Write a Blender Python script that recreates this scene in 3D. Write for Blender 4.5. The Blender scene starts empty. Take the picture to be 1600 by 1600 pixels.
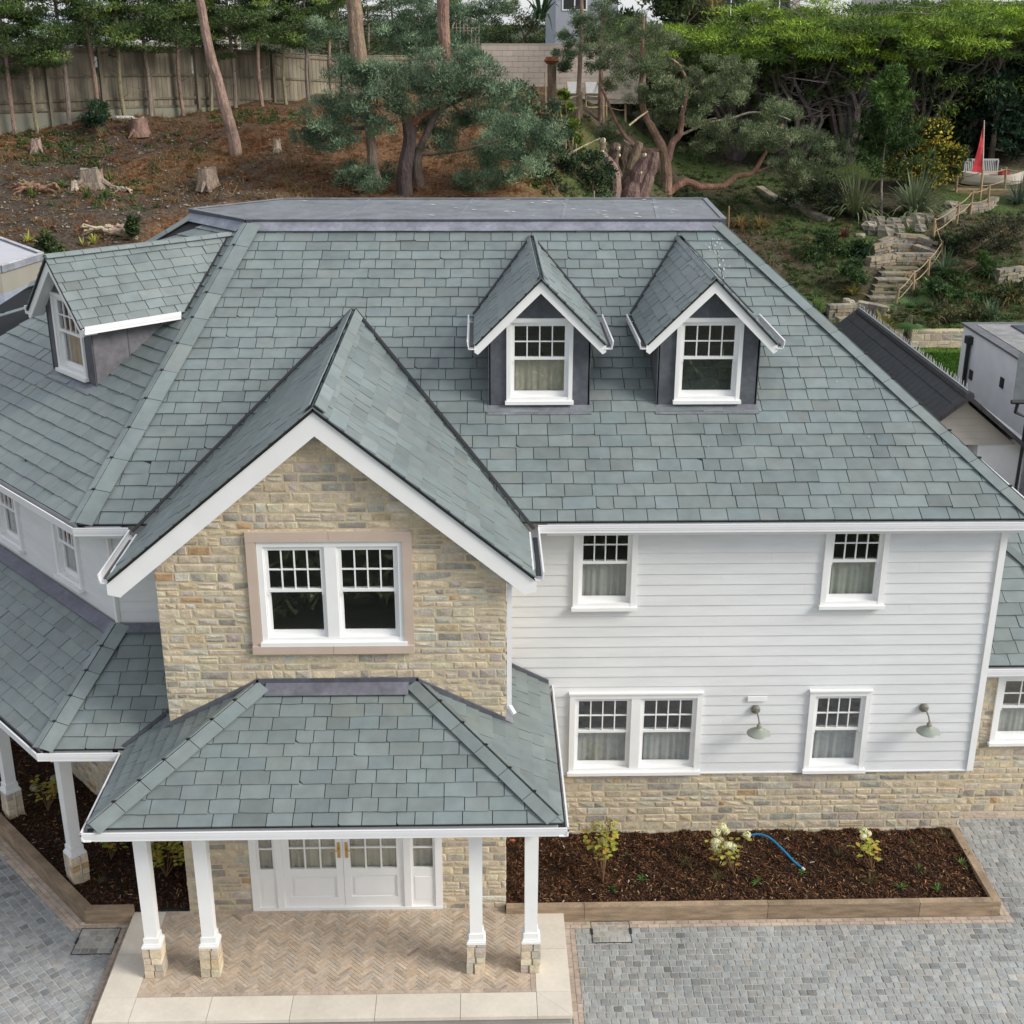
import bpy, math, random
import numpy as np
from mathutils import Vector as V, Matrix
R = math.radians
random.seed(7); RNG = np.random.default_rng(7)
sc = bpy.context.scene
# ---------------------------------------------------------------- camera
HC = 12.0
cd = bpy.data.cameras.new('camera'); cam = bpy.data.objects.new('camera', cd); sc.collection.objects.link(cam)
cd.sensor_width = 36; cd.lens = 2009.3 / 1600 * 36; cd.clip_start = .1; cd.clip_end = 3000
_p, _y, _r = R(20.96), R(1.372), R(-0.148)
_f = V((math.sin(_y) * math.cos(_p), math.cos(_y) * math.cos(_p), -math.sin(_p)))
_rt = V((math.cos(_y), -math.sin(_y), 0)); _up = _rt.cross(_f)
_r2 = _rt * math.cos(_r) - _up * math.sin(_r); _u2 = _up * math.cos(_r) + _rt * math.sin(_r)
cam.matrix_world = Matrix(((_r2.x, _u2.x, -_f.x, 0), (_r2.y, _u2.y, -_f.y, 0), (_r2.z, _u2.z, -_f.z, HC), (0, 0, 0, 1)))
sc.camera = cam
sc.render.resolution_x = 1024; sc.render.resolution_y = 1024
sc.view_settings.view_transform = 'Standard'; sc.view_settings.look = 'None'
sc.view_settings.exposure = EXPO = 0.38
# ---------------------------------------------------------------- sky and sun
SUN = V((.92, -.38, .66)).normalized()
w = bpy.data.worlds.new('World'); sc.world = w; w.use_nodes = True
nt = w.node_tree; bg = nt.nodes['Background']
sky = nt.nodes.new('ShaderNodeTexSky'); sky.sky_type = 'NISHITA'; sky.sun_disc = False
sky.sun_elevation = math.asin(SUN.z); sky.sun_rotation = math.atan2(SUN.x, SUN.y)
sky.air_density = 1.0; sky.dust_density = 1.0; sky.ozone_density = 1.0
hs = nt.nodes.new('ShaderNodeHueSaturation'); hs.inputs['Saturation'].default_value = .42
nt.links.new(sky.outputs[0], hs.inputs['Color']); mc = nt.nodes.new('ShaderNodeMix'); mc.data_type = 'RGBA'; mc.inputs[0].default_value = .45; mc.inputs[7].default_value = (6.6, 6.9, 7.4, 1)  # thin cloud veil
nt.links.new(hs.outputs[0], mc.inputs[6]); nt.links.new(mc.outputs[2], bg.inputs[0]); bg.inputs[1].default_value = .127
sl = bpy.data.lights.new('sun', 'SUN'); sl.energy = 2.7; sl.angle = R(24); sl.color = (1, .95, .87)
so = bpy.data.objects.new('sun', sl); sc.collection.objects.link(so); so.rotation_euler = SUN.to_track_quat('Z', 'Y').to_euler()
so.location = SUN * 60

# ---------------------------------------------------------------- helpers
OFF = {}
def thing(name, label, cat, loc=(0, 0, 0), group=None):
    o = bpy.data.objects.new(name, None); sc.collection.objects.link(o); o.location = loc; o.empty_display_size = .2
    o['label'] = label; o['category'] = cat
    if group: o['group'] = group
    OFF[o.name] = V(loc); return o
def tag(o, label, cat, group=None):
    o['label'] = label; o['category'] = cat
    if group: o['group'] = group
    return o
def copy_tree(o, parent=None):
    c = o.copy(); sc.collection.objects.link(c); c.parent = parent
    for ch in list(o.children): copy_tree(ch, c)
    return c

class MB:
    def __init__(s, col=(.5, .5, .5)): s.v = []; s.f = []; s.c = []; s.n = 0; s.raw = []; s.col = col
    def add(s, vs, fs, col=None):
        col = col or s.col; b = s.n
        for p in vs: s.v.append((p[0], p[1], p[2])); s.c.append(col)
        s.n += len(vs)
        for f in fs: s.f.append([i + b for i in f])
    def obox(s, o, a, b, c, col=None):
        o, a, b, c = V(o), V(a), V(b), V(c)
        s.add([o, o + a, o + a + b, o + b, o + c, o + a + c, o + a + b + c, o + b + c],
              [(0, 3, 2, 1), (4, 5, 6, 7), (0, 1, 5, 4), (1, 2, 6, 5), (2, 3, 7, 6), (3, 0, 4, 7)], col)
    def box(s, lo, hi, col=None):
        s.obox(lo, (hi[0] - lo[0], 0, 0), (0, hi[1] - lo[1], 0), (0, 0, hi[2] - lo[2]), col)
    def prism(s, poly, vec, col=None):
        n = len(poly); vec = V(vec); P = [V(p) for p in poly]
        s.add(P + [p + vec for p in P], [tuple(range(n))[::-1], tuple(range(n, 2 * n))] +
              [(i, (i + 1) % n, n + (i + 1) % n, n + i) for i in range(n)], col)
    def tube(s, pts, rads, n=8, col=None, cap=True):
        pts = [V(p) for p in pts]; b = s.n; vs = []; fs = []
        if not hasattr(rads, '__len__'): rads = [rads] * len(pts)
        ref = V((0, 0, 1))
        d0 = (pts[-1] - pts[0])
        if d0.length > 0 and abs(d0.normalized().z) > .8: ref = V((1, 0, 0))
        for i, p in enumerate(pts):
            d = (pts[min(i + 1, len(pts) - 1)] - pts[max(i - 1, 0)]).normalized()
            x = d.cross(ref)
            if x.length < 1e-3: x = d.cross(V((0, 1, 0)))
            x.normalize(); y = d.cross(x)
            for k in range(n):
                a = 2 * math.pi * k / n; vs.append(p + (x * math.cos(a) + y * math.sin(a)) * rads[i])
        for i in range(len(pts) - 1):
            for k in range(n): fs.append((i * n + k, i * n + (k + 1) % n, (i + 1) * n + (k + 1) % n, (i + 1) * n + k))
        if cap: fs += [tuple(range(n)), tuple(range((len(pts) - 1) * n, len(pts) * n))[::-1]]
        s.add(vs, fs, col)
    def rawp(s, arr, cols): s.raw.append((np.asarray(arr, np.float32), np.asarray(cols, np.float32)))  # (N,k,3),(N,3)
    def build(s, name, mat, parent=None, smooth=False, kind=None):
        off = OFF.get(parent.name, V((0, 0, 0))) if parent else V((0, 0, 0))
        if parent and parent.name in OFF: pass
        vs = [np.array(s.v, np.float32).reshape(-1, 3)]; cs = [np.array(s.c, np.float32).reshape(-1, 3)]
        li = [np.array([i for f in s.f for i in f], np.int32)]; lt = [np.array([len(f) for f in s.f], np.int32)]
        b = s.n
        for a, c in s.raw:
            N, k, _ = a.shape; vs.append(a.reshape(-1, 3)); cs.append(np.repeat(c, k, 0))
            li.append(np.arange(b, b + N * k, dtype=np.int32)); lt.append(np.full(N, k, np.int32)); b += N * k
        vs = np.concatenate(vs) - np.array(off, np.float32); cs = np.concatenate(cs); li = np.concatenate(li); lt = np.concatenate(lt)
        me = bpy.data.meshes.new(name); me.vertices.add(len(vs)); me.vertices.foreach_set('co', vs.ravel())
        me.loops.add(len(li)); me.loops.foreach_set('vertex_index', li)
        me.polygons.add(len(lt)); me.polygons.foreach_set('loop_start', np.concatenate([[0], np.cumsum(lt)[:-1]]).astype(np.int32))
        me.update(calc_edges=True)
        at = me.color_attributes.new('Col', 'FLOAT_COLOR', 'POINT')
        at.data.foreach_set('color', np.concatenate([cs, np.ones((len(cs), 1), np.float32)], 1).ravel())
        me.polygons.foreach_set('use_smooth', np.full(len(lt), bool(smooth)))
        me.materials.append(mat)
        o = bpy.data.objects.new(name, me); sc.collection.objects.link(o)
        if parent: o.parent = parent; OFF[o.name] = off
        if kind: o['kind'] = kind
        return o

def mat(name, col=None, rough=.7, ns=6., na=.15, bs=30., bd=.15, bdist=.01, spec=.4, metal=0, trans=0, ns2=0, na2=0, stretch=None):
    """Col attribute (col None) or fixed colour, modulated by noise, with bump"""
    m = bpy.data.materials.new(name); m.use_nodes = True; t = m.node_tree; N = t.nodes; L = t.links
    b = N['Principled BSDF']; b.inputs['Roughness'].default_value = rough; b.inputs['Specular IOR Level'].default_value = spec
    b.inputs['Metallic'].default_value = metal
    tc = N.new('ShaderNodeTexCoord'); src = tc.outputs['Object']
    if stretch:
        mp = N.new('ShaderNodeMapping'); mp.inputs['Scale'].default_value = stretch; L.new(src, mp.inputs[0]); src = mp.outputs[0]
    if col is None:
        a = N.new('ShaderNodeAttribute'); a.attribute_name = 'Col'; c = a.outputs['Color']
    else:
        a = N.new('ShaderNodeRGB'); a.outputs[0].default_value = (*col, 1); c = a.outputs[0]
    for sc_, am in ((ns, na), (ns2, na2)):
        if not am: continue
        n = N.new('ShaderNodeTexNoise'); n.inputs['Scale'].default_value = sc_; n.inputs['Detail'].default_value = 5; L.new(src, n.inputs['Vector'])
        r = N.new('ShaderNodeMapRange'); r.inputs[1].default_value = .3; r.inputs[2].default_value = .7
        r.inputs[3].default_value = 1 - am; r.inputs[4].default_value = 1 + am; L.new(n.outputs[0], r.inputs[0])
        mx = N.new('ShaderNodeVectorMath'); mx.operation = 'SCALE'; L.new(c, mx.inputs[0]); L.new(r.outputs[0], mx.inputs['Scale']); c = mx.outputs[0]
    L.new(c, b.inputs['Base Color'])
    if bd:
        n = N.new('ShaderNodeTexNoise'); n.inputs['Scale'].default_value = bs; n.inputs['Detail'].default_value = 6; L.new(src, n.inputs['Vector'])
        bp = N.new('ShaderNodeBump'); bp.inputs['Strength'].default_value = bd; bp.inputs['Distance'].default_value = bdist
        L.new(n.outputs[0], bp.inputs['Height']); L.new(bp.outputs[0], b.inputs['Normal'])
    if trans:
        tr = N.new('ShaderNodeBsdfTranslucent'); L.new(c, tr.inputs[0]); ms = N.new('ShaderNodeMixShader'); ms.inputs[0].default_value = trans
        L.new(b.outputs[0], ms.inputs[1]); L.new(tr.outputs[0], ms.inputs[2]); L.new(ms.outputs[0], N['Material Output'].inputs[0])
    return m
M = {}
M['slate'] = mat('slate', None, .44, 5, .10, 45, .30, .005, .6, ns2=1.1, na2=.08)
M['underlay'] = mat('underlay', (.02, .022, .025), .9, bd=0, na=0)
M['lead'] = mat('lead', None, .5, 3, .25, 12, .25, .01, .5, ns2=14, na2=.15)
M['white'] = mat('white_paint', (.80, .80, .79), .38, 3, .03, 60, .04, .002, .5)
M['upvc'] = mat('white_gutter', (.78, .78, .79), .3, 3, .03, 40, .02, .002, .5)
M['clad'] = mat('cladding', (.68, .688, .688), .55, 2.2, .035, 60, .12, .002, .4, stretch=(1, 1, 6), ns2=.6, na2=.05)
M['stone'] = mat('stone', None, .85, 9, .2, 28, .6, .015, .2, ns2=40, na2=.1)
M['mortar'] = mat('mortar', (.52, .44, .30), .95, 20, .12, 60, .5, .006, .1)
M['sand'] = mat('sandstone', (.50, .40, .33), .8, 3, .06, 60, .15, .003, .2)
M['glass'] = None
M['curtain'] = mat('curtain', None, .9, 8, .08, bd=0, trans=.1)
M['timber'] = mat('sleeper', None, .8, 3, .3, 14, .4, .01, .2, stretch=(1, 1, 5), ns2=30, na2=.15)
M['slab'] = mat('limestone', None, .7, 2.5, .07, 50, .15, .003, .3, ns2=18, na2=.04)
M['brick'] = mat('clay_paver', None, .85, 14, .15, 50, .3, .004, .2, ns2=.9, na2=.13)
M['joint'] = mat('joint', None, .95, 25, .15, 60, .4, .004, .1)
M['sett'] = mat('sett', None, .75, 12, .16, 40, .5, .008, .35, ns2=.55, na2=.17)
M['mulch'] = mat('mulch', None, .95, 14, .45, 35, 1.0, .04, .1, ns2=50, na2=.4)
M['metal'] = mat('painted_metal', None, .45, 8, .1, bd=0, metal=0, spec=.5)
M['brass'] = mat('brass', (.55, .38, .14), .3, bd=0, na=0, metal=.9)
M['black'] = mat('black_trim', (.025, .025, .028), .5, 5, .2, bd=0)
M['hose'] = mat('hose', (.01, .22, .46), .35, bd=0, na=.05)
def glass():
    m = bpy.data.materials.new('window_glass'); m.use_nodes = True; N = m.node_tree.nodes; L = m.node_tree.links
    N.remove(N['Principled BSDF'])
    g = N.new('ShaderNodeBsdfGlossy'); g.inputs['Roughness'].default_value = .01; g.inputs[0].default_value = (.95, .95, 1, 1)
    t = N.new('ShaderNodeBsdfTransparent'); t.inputs[0].default_value = (.95, .96, .95, 1)
    ge = N.new('ShaderNodeNewGeometry'); dt = N.new('ShaderNodeVectorMath'); dt.operation = 'DOT_PRODUCT'; L.new(ge.outputs['Incoming'], dt.inputs[0]); L.new(ge.outputs['Normal'], dt.inputs[1])
    def mth(op, x, y=None, z=None):
        q = N.new('ShaderNodeMath'); q.operation = op; L.new(x, q.inputs[0])
        if y is not None: q.inputs[1].default_value = y
        if z is not None: q.inputs[2].default_value = z
        return q.outputs[0]
    ab = mth('ABSOLUTE', dt.outputs['Value']); om = mth('MULTIPLY_ADD', ab, -1, 1); pw = mth('POWER', om, 5); fr = mth('MULTIPLY_ADD', pw, .9, .095)
    n = N.new('ShaderNodeTexNoise'); n.inputs['Scale'].default_value = 1.2; b = N.new('ShaderNodeBump'); b.inputs['Strength'].default_value = .06; b.inputs['Distance'].default_value = .02
    tc = N.new('ShaderNodeTexCoord'); L.new(tc.outputs['Object'], n.inputs['Vector']); L.new(n.outputs[0], b.inputs['Height']); L.new(b.outputs[0], g.inputs['Normal'])
    mx = N.new('ShaderNodeMixShader'); L.new(fr, mx.inputs[0]); L.new(t.outputs[0], mx.inputs[1]); L.new(g.outputs[0], mx.inputs[2])
    L.new(mx.outputs[0], N['Material Output'].inputs[0]); return m
M['glass'] = glass()

# polygon helpers in 2D -------------------------------------------------
def area2(p): return sum(p[i][0] * p[(i + 1) % len(p)][1] - p[(i + 1) % len(p)][0] * p[i][1] for i in range(len(p))) / 2
def clip(cell, poly):
    out = list(cell)
    for i in range(len(poly)):
        a, b = poly[i], poly[(i + 1) % len(poly)]
        ex, ey = b[0] - a[0], b[1] - a[1]
        if abs(ex) + abs(ey) < 1e-9: continue
        d = [ex * (p[1] - a[1]) - ey * (p[0] - a[0]) for p in out]; new = []
        for j in range(len(out)):
            k = (j + 1) % len(out)
            if d[j] >= 0: new.append(out[j])
            if (d[j] >= 0) != (d[k] >= 0):
                t = d[j] / (d[j] - d[k]); new.append((out[j][0] + t * (out[k][0] - out[j][0]), out[j][1] + t * (out[k][1] - out[j][1])))
        out = new
        if len(out) < 3: return []
    return out if abs(area2(out)) > 2e-4 else []
def minus(rect, holes):
    rs = [rect]
    for h in holes:
        nr = []
        for (a, b, c, d) in rs:
            if c <= h[0] or a >= h[2] or d <= h[1] or b >= h[3]: nr.append((a, b, c, d)); continue
            if a < h[0]: nr.append((a, b, h[0], d))
            if c > h[2]: nr.append((h[2], b, c, d))
            a2, c2 = max(a, h[0]), min(c, h[2])
            if b < h[1]: nr.append((a2, b, c2, h[1]))
            if d > h[3]: nr.append((a2, h[3], c2, d))
        rs = nr
    return [r for r in rs if r[2] - r[0] > .012 and r[3] - r[1] > .012]
def rectp(r): return [(r[0], r[1]), (r[2], r[1]), (r[2], r[3]), (r[0], r[3])]
def ccw(p): return p if area2(p) > 0 else p[::-1]

SL = (.172, .203, .200)
def slate_col(k=1.):
    b = random.gauss(1, .055) * k; h = random.gauss(0, .016)
    if random.random() < .06: b *= .86
    return (SL[0] * b * (1 + h), SL[1] * b, SL[2] * b * (1 - h * .8))
def frame2(pts):
    """pts: first two points lie along the eaves; returns origin, e (along), u (up the slope), n"""
    P = [V(p) for p in pts]; e = (P[1] - P[0]).normalized(); n = e.cross(P[2] - P[0]).normalized()
    if n.z < 0: e = -e; n = -n
    u = n.cross(e); O = P[0]
    return O, e, u, n, ccw([((p - O).dot(e), (p - O).dot(u)) for p in P])
def roof_face(parent, pts, ex=.235, wr=(.23, .48), name='slates', k=1., th=.017, t0=-.02, pieces=None):
    O, e, u, n, poly = frame2(pts); T2 = lambda P: ccw([((V(p) - O).dot(e), (V(p) - O).dot(u)) for p in P]); PS = [T2(q) for q in pieces] if pieces else [poly]
    mb = MB(); ub = MB((.02, .022, .025))
    for pq in PS: ub.prism([O + e * a + u * b - n * .03 for a, b in pq], n * .026)
    s0, s1 = min(p[0] for p in poly) - .1, max(p[0] for p in poly) + .1; t1 = max(p[1] for p in poly)
    t = t0; row = 0
    while t < t1:
        s = s0 - random.uniform(0, .4); rj = random.gauss(0, .002)
        while s < s1:
            w = random.uniform(*wr)
            g = .005; dl = random.gauss(0, .004); tl = random.gauss(0, .003); lift = th * 1.0 + abs(random.gauss(0, .003))
            cell = [(s + g, t + rj + dl - tl), (s + w * .35, t + rj + dl + random.gauss(0, .0025)), (s + w * .7, t + rj + dl + random.gauss(0, .0025)),
                    (s + w - g, t + rj + dl + tl), (s + w - g, t + ex + .03), (s + g, t + ex + .03)]
            if random.random() < .06:
                c = random.uniform(.02, .05); cell = [(s + g, t + c)] + [(s + g + c, t + rj)] + cell[2:]
            tw = random.gauss(0, .004); col = slate_col(k)
            for pq in PS:
                c = clip(cell, pq)
                if not c: continue
                def hh(b): return lift * (1 - (b - t) / (ex + .03)) + .003
                m = len(c)
                top = [O + e * a + u * b + n * (hh(b) + tw * (a - s) / w) for a, b in c]; bot = [O + e * a + u * b - n * .003 for a, b in c]
                mb.add(top + bot, [tuple(range(m))] + [(i, m + i, m + (i + 1) % m, (i + 1) % m) for i in range(m)], col)
            s += w
        t += ex; row += 1
    o = mb.build(name, M['slate'], parent); ub.build('roof_underlay', M['underlay'], o)
    return o
def hip(mb, A, B, n1, n2, w=.19, L=.45, k=1.06, nub=None, w2=None):
    A, B = V(A), V(B); d = (B - A).normalized(); Lt = (B - A).length; n = max(1, round(Lt / L)); L = Lt / n
    for ni, nj, ww in ((V(n1), V(n2), w), (V(n2), V(n1), w2 or w)):
        sd = d.cross(ni).normalized()
        if sd.dot(nj) > 0: sd = -sd
        for i in range(n):
            c = slate_col(k); p = A + d * (i * L + .004) + ni * (.040 + random.uniform(-.002, .002))
            mb.obox(p, d * (L - .009), sd * ww, ni * .014, c)
    if nub is not None:
        nub = mb
        up = (V(n1) + V(n2)).normalized()
        for i in range(1, n): nub.obox(A + d * (i * L - .012) + up * .05 - V((.02, 0, 0)), d * .024, up * .022, V((.045, 0, 0)), (.02, .02, .02))
def lead(mb, A, B, n, w, th=.012, col=(.13, .135, .165), lift=.03):
    """strip of lead between A and B, w wide down the slope n"""
    A, B = V(A), V(B); d = (B - A).normalized(); sd = d.cross(V(n)).normalized()
    if sd.z > 0: sd = -sd
    L = (B - A).length; k = max(1, round(L / 1.5))
    for i in range(k):
        f = random.uniform(.88, 1.12)
        mb.obox(A + d * (L * i / k) + V(n) * (lift + .002 * (i % 2)), d * (L / k + .03 if i < k - 1 else L / k), sd * w, V(n) * th, tuple(x * f for x in col))
def gutter(parent, A, B, out, zdrop=0, soffit=.3, col=(.78, .78, .79), fascia=True, fh=.19):
    """white gutter whose outer top edge runs A-B; out = horizontal outward unit vector"""
    A, B, out = V(A), V(B), V(out).normalized(); Z = V((0, 0, 1)); d = B - A
    mb = MB(col)
    mb.obox(A, d, -out * .014, -Z * .035); mb.obox(A + out * -.006 - Z * .035, d, -out * .012, -Z * .03)
    mb.obox(A - out * .014 - Z * .065, d, -out * .014, -Z * .045); mb.obox(A + out * .004 + Z * .002, d, -out * .022, Z * .012)
    mb.obox(A - out * .02 - Z * .098, d, -out * .10, -Z * .012)
    if fascia:
        dn = d.normalized() * .13; A = A + dn; d = d - dn * 2
        mb.obox(A - out * .122 - Z * .0, d, -out * .022, -Z * fh)
        if soffit > .05: mb.obox(A - out * .144 - Z * .17, d, -out * soffit, -Z * .012)
    g = mb.build('gutter', M['upvc'], parent)
    ib = MB((.10, .095, .09)); ib.obox(A - out * .030 - Z * .085, d, -out * .088, -Z * .008)
    ib.build('gutter_bed', M['metal'], g); return g

PAL = [((.54, .45, .325), 5), ((.51, .43, .325), 5), ((.46, .39, .305), 4), ((.44, .395, .33), 3), ((.50, .45, .33), 3), ((.40, .34, .30), 2),
       ((.30, .275, .235), 2), ((.46, .44, .37), 2), ((.42, .28, .16), .35), ((.33, .315, .27), .6), ((.50, .40, .26), 1.0)]
PW = [p[1] for p in PAL]; PC = [p[0] for p in PAL]
def stone_col(k=1.):
    c = random.choices(PC, PW)[0]; f = random.gauss(1, .07) * k; return tuple(max(.02, x * f) for x in c)
def stones(parent, O, e, n, poly, holes=(), name='stone_wall', rows=(.082, .145), ws=(.12, .36), seed=1, t0=0, back=.3, up=(0, 0, 1), backing=True):
    random.seed(seed); O, e, n, up = V(O), V(e).normalized(), V(n).normalized(), V(up).normalized(); poly = ccw(list(poly)); mb = MB()
    a0, a1 = min(p[0] for p in poly), max(p[0] for p in poly); b1 = max(p[1] for p in poly); t = t0; 
    while t < b1:
        h = random.uniform(*rows); s = a0 - random.uniform(0, .2)
        while s < a1:
            w = random.uniform(*ws) if random.random() < .8 else random.uniform(ws[0], ws[1] * 1.5)
            cells = [(s, t, s + w, t + h)]
            if h > .115 and random.random() < .18: hm = h * random.uniform(.4, .6); cells = [(s, t, s + w, t + hm), (s, t + hm, s + w, t + h)]
            for cell in cells:
                for rc in minus(cell, holes):
                    g = .0085; j = lambda: random.gauss(0, .004)
                    q = [(rc[0] + g + j(), rc[1] + g + j()), (rc[2] - g + j(), rc[1] + g + j()), (rc[2] - g + j(), rc[3] - g + j()), (rc[0] + g + j(), rc[3] - g + j())]
                    q = clip(q, poly)
                    if not q: continue
                    m = len(q); cx = sum(p[0] for p in q) / m; cy = sum(p[1] for p in q) / m
                    dp = random.uniform(.012, .018); col = stone_col(); P = lambda a, b, z: O + e * a + up * b + n * z
                    ia = .012 / max(.03, rc[2] - rc[0]) * 2; ib = .012 / max(.03, rc[3] - rc[1]) * 2
                    inn = [(x + (cx - x) * ia, y + (cy - y) * ib) for x, y in q]
                    vs = [P(x, y, -.01) for x, y in q] + [P(x, y, dp * .55) for x, y in q] + [P(x, y, dp + random.gauss(0, .003)) for x, y in inn]
                    vs.append(P(cx + random.gauss(0, .01), cy, dp + random.uniform(.0, .010)))
                    fs = [(i, (i + 1) % m, m + (i + 1) % m, m + i) for i in range(m)] + [(m + i, m + (i + 1) % m, 2 * m + (i + 1) % m, 2 * m + i) for i in range(m)] + [(2 * m + i, 2 * m + (i + 1) % m, 3 * m) for i in range(m)]
                    mb.add(vs, fs, col)
            s += w
        t += h
    o = mb.build(name, M['stone'], parent)
    if backing:
        bk = MB((.36, .31, .22)); lo = (a0, min(p[1] for p in poly), a1, b1)
        for rc in minus(lo, holes):
            q = clip(rectp(rc), poly)
            if q: bk.prism([O + e * a + up * b + n * .0105 for a, b in q], n * -back)
        bk.build('mortar', M['mortar'], o)
    return o
def cladding(parent, O, e, n, poly, holes=(), ex=.165, seed=3, name='clad_wall'):
    random.seed(seed); O, e, n = V(O), V(e).normalized(), V(n).normalized(); poly = ccw(list(poly)); mb = MB(); Z = V((0, 0, 1))
    a0, a1 = min(p[0] for p in poly), max(p[0] for p in poly); b0, b1 = min(p[1] for p in poly), max(p[1] for p in poly); t = b0
    while t < b1:
        s = a0 - random.uniform(0, 3.)
        while s < a1:
            w = random.uniform(3.9, 5.2)
            for rc in minus((s + .0006, t, s + w - .0006, t + ex + .02), holes):
                q = clip(rectp(rc), poly)
                if not q: continue
                m = len(q); f = lambda b: .024 - .013 * (b - t) / ex
                vs = [O + e * a + Z * b + n * f(b) for a, b in q] + [O + e * a + Z * b - n * .004 for a, b in q]
                mb.add(vs, [tuple(range(m))] + [(i, m + i, m + (i + 1) % m, (i + 1) % m) for i in range(m)], (.62, .64, .66))
            s += w
        t += ex
    o = mb.build(name, M['clad'], parent)
    bk = MB((.3, .3, .3))
    for rc in minus((a0, b0, a1, b1), holes):
        q = clip(rectp(rc), poly)
        if q: bk.prism([O + e * a + Z * b for a, b in q], n * -.22)
    bk.build('wall_core', M['underlay'], o); return o

def curtain_mb(mb, O, e, n, x0, x1, z0, z1, col, amp=.02, gap=None):
    col = tuple(min(.9, q * 1.25) for q in col)
    O, e, n = V(O), V(e), V(n); N = max(6, int((x1 - x0) / .018)); ph = random.uniform(0, 6); vs = []; fs = []
    for i in range(N + 1):
        x = x0 + (x1 - x0) * i / N; k = 34 + 9 * math.sin(x * 3 + ph); y = amp * math.sin(x * k + ph) + amp * .5 * math.sin(x * 71 + ph)
        vs += [O + e * x + V((0, 0, z0)) + n * y, O + e * x + V((0, 0, z1)) + n * (y * .7)]
    for i in range(N): fs.append((2 * i, 2 * i + 2, 2 * i + 3, 2 * i + 1))
    mb.add(vs, fs, col)
def sash_parts(parent, O, e, n, w, h, units=1, casing=.085, ccol=(.36, .37, .34), mull=.15, curt=.5, proud=.035, head=True, upcur=False, names=('frame', 'pane', 'curtain', 'sill'), nested=False):
    """sliding-sash window; O = lower left outer corner of the casing on the wall plane (children of parent)"""
    O, e, n = V(O), V(e).normalized(), V(n).normalized(); Z = V((0, 0, 1)); fb = MB((.8,) * 3); gb = MB(); cb = MB(); sb = MB((.8,) * 3)
    def bx(mb, x0, x1, z0, z1, y0, y1): mb.obox(O + e * x0 + Z * z0 + n * y0, e * (x1 - x0), Z * (z1 - z0), n * (y1 - y0))
    c = casing
    bx(fb, 0, c, .05, h, -.05, proud); bx(fb, w - c, w, .05, h, -.05, proud); bx(fb, c, w - c, h - c, h, -.05, proud - .002)
    bx(fb, c, w - c, 0.05, .10, -.10, proud - .006)
    if head: bx(fb, -.012, w + .012, h, h + .022, -.01, proud + .025)
    bx(sb, -.02, w + .02, 0, .05, -.09, proud + .05)
    iw = (w - 2 * c - (units - 1) * mull) / units
    for k in range(units - 1):
        x = c + (k + 1) * iw + k * mull; bx(fb, x, x + mull, .10, h - c, -.06, proud - .008)
    for k in range(units):
        x0 = c + k * (iw + mull); x1 = x0 + iw; z0, z1 = .10, h - c; zm = (z0 + z1) / 2 + .02; s = .042
        # box frame reveal
        bx(fb, x0, x0 + .018, z0, z1, -.10, -.005); bx(fb, x1 - .018, x1, z0, z1, -.10, -.005); bx(fb, x0 + .018, x1 - .018, z1 - .018, z1, -.10, -.006)
        a, b = x0 + .018, x1 - .018; zt = z1 - .018
        # upper sash
        bx(fb, a, a + s, zm - .02, zt, -.055, -.015); bx(fb, b - s, b, zm - .02, zt, -.055, -.015)
        bx(fb, a + s, b - s, zt - s, zt, -.055, -.016); bx(fb, a + s, b - s, zm - .02, zm + .022, -.055, -.014)
        ga, gbx, gz0, gz1 = a + s, b - s, zm + .022, zt - s
        for i in range(1, 4):
            x = ga + (gbx - ga) * i / 4; bx(fb, x - .009, x + .009, gz0, gz1, -.045, -.020)
        zz = (gz0 + gz1) / 2; bx(fb, ga, gbx, zz - .009, zz + .009, -.044, -.021)
        bx(gb, ga, gbx, gz0, gz1, -.036, -.034)
        # lower sash
        bx(fb, a, a + s, z0, zm - .02, -.095, -.058); bx(fb, b - s, b, z0, zm - .02, -.095, -.058)
        bx(fb, a + s, b - s, z0, z0 + .075, -.095, -.059); bx(fb, a, b, zm - .02, zm + .018, -.096, -.057)
        bx(gb, a + s, b - s, z0 + .075, zm - .02, -.078, -.076)
        # sash horns
        for q in (a, b - s): bx(fb, q + .002, q + s - .002, zm - .06, zm - .02, -.054, -.016)
        if curt: curtain_mb(cb, O - n * .13, e, n, x0, x1, z0, z0 + (zm - z0) * curt * 2 if curt != 1 else z1, ccol, .016)
    f = fb.build(names[0], M['white'], parent); q = f if nested else parent
    gb.build(names[1], M['glass'], q)
    if curt: cb.build(names[2], M['curtain'], q)
    sb.build(names[3], M['white'], q)
    return f
def window(house, O, e, n, w, h, **k):
    return sash_parts(house, O, e, n, w, h, names=('window', 'pane', 'curtain', 'sill'), nested=True, **k)
# ================================================================ GROUND
X, Y, Z = V((1, 0, 0)), V((0, 1, 0)), V((0, 0, 1))
def sstep(a, b, x): t = max(0, min(1, (x - a) / (b - a))); return t * t * (3 - 2 * t)
PL = [(-400, 0), (23, 0), (26, 1.0), (29, 3.4), (32, 5.0), (36, 6.3), (40, 7.1), (46, 8.6), (50, 9.1), (70, 9.6), (120, 9.0), (900, 6)]
PR = [(-400, 0), (23, 0), (26, .6), (36, 1.5), (40, 1.75), (41.0, 1.8), (41.5, 2.42), (43, 2.75), (45, 3.4), (49, 4.35), (55, 5.54), (58, 5.9), (62, 6.2), (75, 6.6), (120, 7), (900, 6)]
def interp(P, d):
    for (a, za), (b, zb) in zip(P, P[1:]):
        if d <= b: return za + (zb - za) * (d - a) / (b - a)
    return P[-1][1]
def hbase(x, y):
    s = sstep(1.0, 8.5, x - (y - 45) * .12); return interp(PL, y) * (1 - s) + interp(PR, y) * s
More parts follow.
